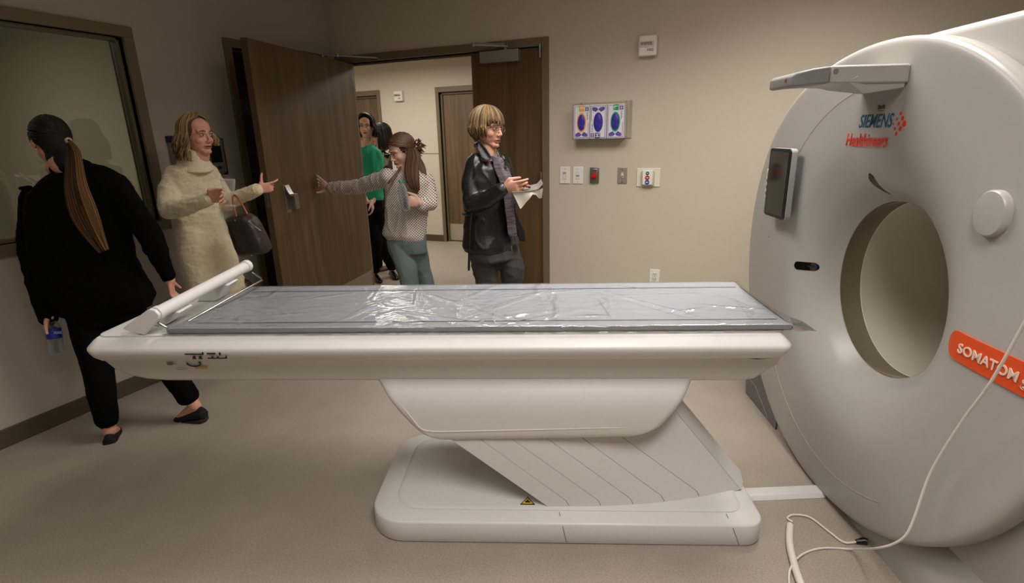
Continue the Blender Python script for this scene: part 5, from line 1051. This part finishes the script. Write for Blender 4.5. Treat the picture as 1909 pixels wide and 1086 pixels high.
for i in range(60):
    s_ = random.uniform(-1, 1); pts = [PH(x + s_ * hw, y, H - dh) for x, y, hw, dh in ((776, 290, 5, .0), (784, 306, 6, .0), (789, 322, 5, .02), (788, 345, 3, .04))]; strand(c, curve_pts(pts, 3), random.uniform(.002, .004), wpick())
for i in range(26):
    s_ = random.uniform(-1, 1); pts = [PH(x + s_ * hw, y, H - dh) for x, y, hw, dh in ((752, 302, 1, .0), (745, 314, 2, .055), (737, 326, 3, .105), (729, 336, 3, .13), (723, 343, 2, .135))]; strand(c, curve_pts(pts, 3), random.uniform(.0009, .0017), wpick())
c.build('hair', M_H3, p3, recalc=False)
c = MB(); random.seed(2)
for i in range(50):
    p = CLIP + Vector((random.gauss(0, .018), random.gauss(0, .018), random.gauss(.0, .022))); q = p + RTH * random.uniform(.0, .05) + ZUP * random.uniform(-.02, .02); strand(c, [p, (p + q) / 2 + Vector((0, 0, .012)), q], .005, wpick())
c.build('hair_bun', M_H3, p3, recalc=False)
bt = PH(757, 392, H - .26)
def bottle(base, up, cap_m, label_m, label, txt=None, k=1.0, lz=(.07, .125)):
    e = empty('water_bottle', base)
    MB().rev([(.0, 0), (.026 * k, 0), (.031 * k, .006), (.031 * k, .03), (.0295 * k, .036), (.031 * k, .042), (.0295 * k, .05), (.0315 * k, .058), (.0315 * k, .135), (.029 * k, .150), (.020 * k, .172), (.013 * k, .182), (.012 * k, .192), (.0, .192)], base, up, 28).build('bottle_body', M_BOTTLE, e)
    if label_m: MB().rev([(.0322 * k, lz[0]), (.0326 * k, lz[0] + .002), (.0326 * k, lz[1] - .002), (.0322 * k, lz[1])], base, up, 28).build('bottle_label', label_m, e)
    if cap_m: MB().rev([(0, .192), (.0145 * k, .192), (.0145 * k, .206), (.013 * k, .208), (0, .208)], base, up, 20).build('bottle_cap', cap_m, e)
    tag(e, label, 'bottle'); return e
M_BOTTLE = bpy.data.materials.new('clear_bottle'); M_BOTTLE.use_nodes = True
nt = M_BOTTLE.node_tree; nt.nodes.clear(); _o = nt.nodes.new('ShaderNodeOutputMaterial'); _m = nt.nodes.new('ShaderNodeMixShader'); _t = nt.nodes.new('ShaderNodeBsdfTransparent'); _g = nt.nodes.new('ShaderNodeBsdfPrincipled'); _f = nt.nodes.new('ShaderNodeLayerWeight')
_t.inputs[0].default_value = (0.80, 0.84, 0.86, 1); _g.inputs['Base Color'].default_value = srgb(176, 180, 184); _g.inputs['Roughness'].default_value = 0.08; _f.inputs[0].default_value = .62
nt.links.new(_f.outputs['Facing'], _m.inputs[0]); nt.links.new(_t.outputs[0], _m.inputs[1]); nt.links.new(_g.outputs[0], _m.inputs[2]); nt.links.new(_m.outputs[0], _o.inputs[0])
bottle(bt, ZUP + RTH * -.10, M_GRN, None, 'clear water bottle with green cap in the hand of the woman in the dotted blouse', k=1.0)
b0 = PH(107, 659, 2.62); b1 = PH(97, 603, 2.64)
e = bottle(b0, (b1 - b0), None, mat('bottle_blue', (28, 52, 140), .4), 'clear water bottle with blue label carried low by the ponytailed woman', k=1.05, lz=(.085, .14))
text('DASANI', .022, b0 + (b1 - b0).normalized() * .105 + (CAM - b0).normalized() * .0355 - RTH * .005, RTH, (b1 - b0), mat('label_white', (170, 180, 210), .5), 'label_lettering', e, depth=.0006, width=.045)

# ---- person 4: woman with short blonde bob in black leather jacket
H = 3.36; f_ = heading(-28); hf = heading(-38); F_ = (hf - ZUP * .10).normalized(); U_ = (ZUP + hf * .10).normalized(); C_ = PH(909, 239, H)
SH1, E1, W1 = PH(890, 309, H - .05), PH(886, 379, H - .16), PH(940, 350, H - .26); SH2, E2, W2 = PH(935, 302, H + .14), PH(950, 360, H + .14), PH(975, 352, H - .02)
HP = PH(925, 465, H); foot = Vector((HP.x, HP.y, 0)); LA = foot - RTH * .10 + ZUP * .09; LB = foot + RTH * .07 + FWH * .05 + ZUP * .09
b_ = MB(); head_solid(b_, C_, F_, U_); rcone(b_, C_ - ZUP * .12, .05, PH(912, 300, H), .056)
sections(b_, [(888, 940, 308), (885, 945, 340), (888, 945, 390), (885, 950, 430), (890, 955, 460)], H, f_, .62, shrink=.78)
chain(b_, [SH1, E1, W1], [.045, .037, .027]); chain(b_, [SH2, E2, W2], [.045, .037, .027])
chain(b_, [HP - RTH * .06, PH(905, 520, H - .04), LA], [.085, .055, .036]); chain(b_, [HP + RTH * .07, PH(952, 520, H + .02), LB], [.085, .055, .036])
hand_solid.flip = -1; hand_solid(b_, W1, PH(975, 349, H - .33) - W1, ZUP - FWH * .2, curl=(30, 40, 30), per=[(14, 30, 20), (30, 45, 25), (45, 60, 30), (55, 65, 30)], thumb_dir=RTH + ZUP * .12)
hand_solid.flip = 1; hand_solid(b_, W2, PH(990, 350, H - .12) - W2, ZUP * .3 - FWH, curl=(10, 10, 10))
p4 = person(b_, .0045, M_SKIN, 'woman with blonde bob and glasses in black leather jacket holding a grey tray', foot)
face_parts(p4, C_, F_, U_, brow=mat('brow_brown', (96, 68, 50), .7), lip=mat('lip_natural', (176, 112, 98), .45), mouth=.0035)
M_LEA = mat('black_leather', (18, 17, 17), 0.38, bump=0.2, bscale=90, spec=0.6)
c = MB(); sections(c, [(882, 944, 300, H), (872, 950, 312), (864, 952, 335), (864, 954, 370), (866, 957, 400), (864, 962, 430), (862, 968, 452), (868, 966, 462)], H, f_, .68, power=2.5)
chain(c, [PH(888, 306, H - .05), PH(879, 345, H - .10), PH(882, 380, H - .15)], [.064, .064, .058]); chain(c, [PH(883, 380, H - .16), PH(905, 374, H - .20), PH(936, 353, H - .26)], [.058, .052, .040])
chain(c, [PH(935, 304, H + .13), PH(950, 360, H + .13)], [.06, .055]); chain(c, [PH(950, 358, H + .13), PH(968, 354, H + .02)], [.05, .042])
fuse(c, .007, 'leather_jacket', M_LEA, p4, 4, .002, 12, (.005, 9, 7))
# open front: shirt panel, lapel flap, collar
lat = f_.cross(ZUP).normalized()
c = MB(); pts = [((916, 290), (936, 294)), ((920, 312), (948, 316)), ((930, 335), (957, 338)), ((938, 360), (962, 360)), ((943, 400), (963, 400)), ((946, 430), (966, 430)), ((948, 440), (966, 440))]
rings = []
for (a, b1) in pts:
    m0 = PXM(a[0], a[1], H); pa, pb = PH(a[0], a[1], H - .135), PH(b1[0], b1[1], H - .09); rings.append([pa, (pa + pb) / 2 - FWH * .02 + RTH * .006, pb, pb + FWH * .08, pa + FWH * .08])
c.loft(rings); fuse(c, .005, 'knit_top', mat('plum_knit', (100, 88, 96), .9, var=.55, vscale=26, stretch=(.8, .8, 6), bump=.4, bscale=90), p4, 2, .002, 14)
c = MB()
for s_, pp in ((1, [(958, 366), (962, 395), (978, 430), (980, 450), (968, 448), (962, 425), (954, 395), (952, 370)]), ):
    c.loft([[PH(x, y, H - .10 + dh) for x, y in pp] for dh in (-.008, .0, .045)])
fuse(c, .005, 'jacket_flap', mat('jacket_lining', (20, 14, 14), .6), p4, 2)
c = MB()
def flap(pts, th=.012): c.loft([[PH(x, y, H + h) + FWH * d for x, y, h in pts] for d in (-th / 2, th / 2)])
flap([(890, 262, -.05), (897, 264, -.07), (907, 277, -.11), (918, 292, -.145), (915, 298, -.15), (905, 303, -.15), (896, 292, -.13), (889, 277, -.09)])
flap([(926, 274, -.03), (933, 284, -.05), (940, 298, -.08), (946, 314, -.11), (941, 313, -.12), (932, 299, -.10), (925, 284, -.06)])
chain(c, [PH(892, 268, H - .045), PH(889, 270, H + .02), PH(902, 268, H + .08), PH(922, 272, H + .08), PH(929, 280, H + .02)], [.016, .020, .022, .018, .014]); fuse(c, .0045, 'jacket_collar', M_LEA, p4, 2)
MB().tube(curve_pts([PH(864, 398, H - .08), PH(870, 399, H - .15), PH(880, 400, H - .185)], 5), .011, 8).build('belt', M_LEA, p4)
MB().tube(curve_pts([PH(879, 396, H - .195), PH(876, 430, H - .20), PH(875, 470, H - .19), PH(874, 504, H - .18)], 4), [.008] * 12 + [.006], 6).build('belt_end', M_LEA, p4)
MB().tube([PH(953, 458, H - .17), PH(954, 466, H - .17)], .004, 6).build('zip_pull', M_STEEL, p4)
MB().tube([PH(901, 432, H - .215), PH(908, 400, H - .21)], .003, 6).build('pocket_zip', mat('dark_zip', (40, 38, 38), .3), p4)
c = MB(); sections(c, [(872, 958, 448), (874, 966, 466), (880, 970, 478)], H, f_, .66); chain(c, [PH(903, 466, H - .03), PH(906, 520, H - .05), LA + ZUP * .02], [.100, .070, .050]); chain(c, [PH(940, 466, H + .02), PH(955, 500, H - .01), PH(954, 530, H + .02), LB + ZUP * .02], [.098, .080, .066, .048])
fuse(c, .008, 'jeans', mat('dark_grey_jeans', (66, 62, 60), .85, var=.12, vscale=20), p4, 3, .003, 9, (.007, 10, 14))
for q in (LA, LB): c = MB(); shoe(c, q, f_); fuse(c, .006, 'shoe', mat('black_suede', (16, 15, 15), 0.8), p4, 2)
M_H4 = hair_mats('honey_hair', (80, 60, 38), (114, 90, 58), (150, 124, 86)); c = MB(); hair_cap(c, C_, F_, U_, 1.02)
hair_fall(c, C_, F_, U_, lambda a: random.uniform(.04, .078) if abs(a) < 1.75 else random.uniform(.045, .088), N=1250, part=.0, bangs=True, flare=1.25, wave=.003, seed=14, amin=.98, lift=1.06, tipin=.034, r_=.0028)
c.build('hair', M_H4, p4, recalc=False)
c = MB(); R_ = F_.cross(U_).normalized(); Lc = lambda x, y, z: C_ + R_ * x + F_ * y + U_ * z
for s_ in (-1, 1):
    c.tube([Lc(.031 * s_ + .021 * math.cos(t), .100 - .010 * abs(math.cos(t) * .5 + s_ * .3), .000 + .015 * math.sin(t)) for t in [2 * math.pi * k / 20 for k in range(21)]], .0010, 6)
    c.tube([Lc(.052 * s_, .092, .006), Lc(.074 * s_, .04, .008), Lc(.078 * s_, -.01, .004)], .0013, 6)
c.tube([Lc(-.010, .098, .004), Lc(0, .102, .007), Lc(.010, .098, .004)], .0010, 6); c.build('glasses', mat('glasses_metal', (150, 130, 120), .25, metal=.6), p4)
# what she carries
HT = H - .30; cbt = empty('clipboard', PH(980, 352, HT))
c = MB(); n_ = 14; g1 = []; 
for i in range(n_ + 1):
    t = i / n_; x = lerp(955, 1012, t); y = lerp(357, 349, t) + 2 * math.sin(t * 3); y -= 0 if t < .85 else (t - .85) * 50; p = PH(x, y, HT); g1.append(p)
vs = []; 
for p in g1:
    for q, dz in ((p - FWH * .02, 0), (p + FWH * .17 + ZUP * .012, 0), (p + FWH * .17 + ZUP * .010, 0), (p - FWH * .02 - ZUP * .002, 0)): vs.append(q)
c.loft([vs[i * 4:(i + 1) * 4] for i in range(n_ + 1)]); c.build('tray_sheet', mat('grey_tray', (132, 126, 120), .5), cbt)
MB().tube([PH(958, 341, HT), PH(978, 345, HT + .01), PH(988, 349, HT + .03)], [.006, .009, .006], 8).build('black_clip', M_BLACK, cbt)
MB().ell(PH(983, 346, HT + .0), (.014, .010, .008)).build('pink_tab', mat('salmon_tab', (196, 110, 100), .5), cbt)
tag(cbt, 'grey curled tray sheet held by the woman in leather', 'tray')
c = MB(); cols = []
prof_ = [(955, 358, 970, 389), (962, 357, 972, 388), (972, 357, 980, 378), (982, 357, 988, 369), (990, 356, 993, 362), (996, 355, 999, 363), (1002, 354, 1005, 370), (1008, 352, 1010, 369), (1012, 350, 1011, 361)]
for i, (xa, ya, xb, yb) in enumerate(prof_):
    dh = .015 * math.sin(i * 1.3); cols.append([PH(lerp(xa, xb, t), lerp(ya, yb, t), HT - .012 + dh * t) for t in (0, .33, .66, 1)])
vs = [p for q in cols for p in q]; vs2 = [p + FWH * .002 for p in vs]; fs = []; K = len(vs)
for i in range(len(cols) - 1):
    for j in range(3): a = i * 4 + j; fs += [(a, a + 4, a + 5, a + 1), (K + a, K + a + 1, K + a + 5, K + a + 4)]
c.add(vs + vs2, fs); nk = c.build('napkin', mat('paper_napkin', (206, 198, 184), .9), None, angle=180, recalc=False)
tag(nk, 'crumpled white paper napkin hanging under the grey tray', 'napkin')

# ---- person 5: woman in green top in the corridor, half hidden by the door
H = 5.72; f_ = heading(-78); hf = heading(-84); F_ = hf; U_ = ZUP; C_ = PH(682, 236, H)
A1 = Vector((-3.70, 4.80, .10)); A2 = Vector((-3.60, 4.98, .10)); foot = (A1 + A2) / 2; HP = PH(694, 385, H)
b_ = MB(); head_solid(b_, C_, F_, U_, .98); rcone(b_, C_ - ZUP * .12, .05, PH(680, 272, H), .055)
sections(b_, [(668, 700, 278), (668, 704, 310), (672, 706, 350), (674, 710, 385)], H, f_, .6, shrink=.78)
chain(b_, [PH(664, 285, H), PH(662, 335, H), PH(684, 376, H - .12)], [.042, .034, .025]); chain(b_, [PH(702, 285, H), PH(706, 335, H + .05), PH(696, 375, H - .06)], [.042, .034, .025])
chain(b_, [HP - RTH * .04, PH(700, 450, H - .1), A1], [.08, .05, .034]); chain(b_, [HP + RTH * .02, PH(708, 450, H + .0), A2], [.08, .05, .034])
hand_solid.flip = 1; hand_solid(b_, PH(692, 374, H - .10), -ZUP * .9 + RTH * .1, -FWH, curl=(20, 30, 20))
p5 = person(b_, .006, M_SKINP, 'dark-haired woman in bright green top half hidden by the open door', foot)
face_parts(p5, C_, F_, U_, brow=mat('brow_dark', (40, 28, 24), .7), lip=mat('lip_natural', (176, 112, 98), .45), k=.98)
c = MB(); sections(c, [(674, 696, 270), (662, 704, 279), (658, 709, 300), (660, 712, 330), (664, 714, 360), (670, 714, 374)], H, f_, .62); chain(c, [PH(664, 288, H), PH(661, 330, H)], [.055, .05]); chain(c, [PH(702, 286, H + .02), PH(707, 330, H + .04), PH(700, 350, H)], [.055, .052, .05])
fuse(c, .010, 'green_top', mat('jade_green', (26, 156, 114), .6), p5, 3, .006, 9, (.01, 9, 4))
c = MB(); sections(c, [(672, 710, 350), (670, 713, 372), (674, 715, 390), (680, 716, 405)], H, f_, .65); chain(c, [PH(688, 395, H), PH(700, 450, H - .1), A1 + ZUP * .03], [.09, .07, .056]); chain(c, [PH(702, 395, H), PH(709, 450, H + .0), A2 + ZUP * .03], [.09, .07, .056])
fuse(c, .010, 'trousers', M_BLKP, p5, 3, .003, 9)
for q in (A1, A2): c = MB(); shoe(c, q - ZUP * .01, f_ * .9 + RTH * .3); fuse(c, .006, 'shoe', mat('black_patent', (14, 13, 13), 0.25), p5, 2)
M_H5 = hair_mats('black_hair', (16, 11, 9), (26, 18, 14), (42, 30, 24)); c = MB(); hair_cap(c, C_, F_, U_, 1.03)
hair_fall(c, C_, F_, U_, .13, N=320, flare=1.5, wave=.014, seed=21, amin=1.0, lift=1.08, r_=.006, wf=8); c.build('hair', M_H5, p5, recalc=False)
MB().tube([PH(690, 255, H - .05), PH(690, 264, H - .05)], .006, 8).build('earring', M_STEEL, p5)
# ---- person 6: woman in maroon behind her
H = 6.3; f_ = heading(-140); hf = heading(-158); F_ = (hf - ZUP * .1).normalized(); U_ = (ZUP + hf * .1).normalized(); C_ = PH(709, 251, H); HP = PH(706, 370, H); foot = Vector((HP.x, HP.y, 0)); A1 = foot - RTH * .08 + ZUP * .09; A2 = foot + RTH * .06 + FWH * .08 + ZUP * .09
b_ = MB(); head_solid(b_, C_, F_, U_, .98); rcone(b_, C_ - ZUP * .12, .05, PH(709, 284, H), .055)
sections(b_, [(696, 722, 290), (696, 722, 320), (698, 720, 350), (696, 720, 375)], H, f_, .6, shrink=.78); W2 = PH(713, 303, H - .26)
chain(b_, [PH(720, 292, H + .02), PH(724, 325, H - .05), W2], [.042, .034, .025]); chain(b_, [PH(695, 292, H), PH(692, 330, H - .05), PH(700, 315, H - .25)], [.042, .034, .025])
chain(b_, [HP - RTH * .06, A1 + ZUP * .4, A1], [.08, .05, .034]); chain(b_, [HP + RTH * .06, A2 + ZUP * .4, A2], [.08, .05, .034])
hand_solid.flip = 1; hand_solid(b_, W2, PH(720, 299, H - .30) - W2, ZUP, curl=(35, 40, 30))
p6 = person(b_, .006, M_SKIN, 'woman with straight dark hair in maroon top behind the green one', foot)
face_parts(p6, C_, F_, U_, brow=mat('brow_dark', (40, 28, 24), .7), k=.98)
c = MB(); sections(c, [(702, 716, 280), (694, 724, 287), (691, 727, 305), (692, 726, 335), (692, 724, 370), (694, 722, 385)], H, f_, .62); chain(c, [PH(721, 294, H + .02), PH(725, 323, H - .05), PH(716, 308, H - .2)], [.055, .05, .04])
fuse(c, .010, 'maroon_top', mat('maroon_cloth', (58, 20, 26), .8), p6, 3, .005, 9)
c = MB(); sections(c, [(695, 722, 378), (695, 722, 395)], H, f_, .65); chain(c, [HP - RTH * .05, A1 + ZUP * .4, A1], [.09, .07, .056]); chain(c, [HP + RTH * .06, A2 + ZUP * .4, A2], [.09, .07, .056]); fuse(c, .010, 'trousers', M_BLKP, p6, 3)
for q in (A1, A2): c = MB(); shoe(c, q, f_); fuse(c, .007, 'shoe', mat('tan_shoe', (96, 70, 48), 0.6), p6, 2)
c = MB(); hair_cap(c, C_, F_, U_, 1.02); hair_fall(c, C_, F_, U_, .20, N=300, flare=1.3, wave=.003, seed=31, amin=1.1, lift=1.04, r_=.005); c.build('hair', M_H5, p6, recalc=False)
ph_ = empty('phone', PH(720, 300, H - .34))
c = MB(); a0, a1 = PH(717, 308, H - .34), PH(722, 287, H - .36); c.loft([[a0 + (RTH * x + FWH * y) * 1 for x, y in ((-.034, -.004), (.034, -.004), (.034, .004), (-.034, .004))], [a1 + (RTH * x + FWH * y) for x, y in ((-.034, -.004), (.034, -.004), (.034, .004), (-.034, .004))]])
c.build('phone_case', mat('white_case', (176, 176, 186), .4), ph_, bevel=.003)
c = MB(); m0 = a0.lerp(a1, .62); m1 = a0.lerp(a1, .96); c.loft([[q + RTH * x + FWH * y for x, y in ((-.030, -.0055), (.030, -.0055), (.030, -.004), (-.030, -.004))] for q in (m0, m1)]); c.build('camera_block', M_BLACK, ph_)
tag(ph_, 'pale phone held up by the woman in maroon', 'phone')
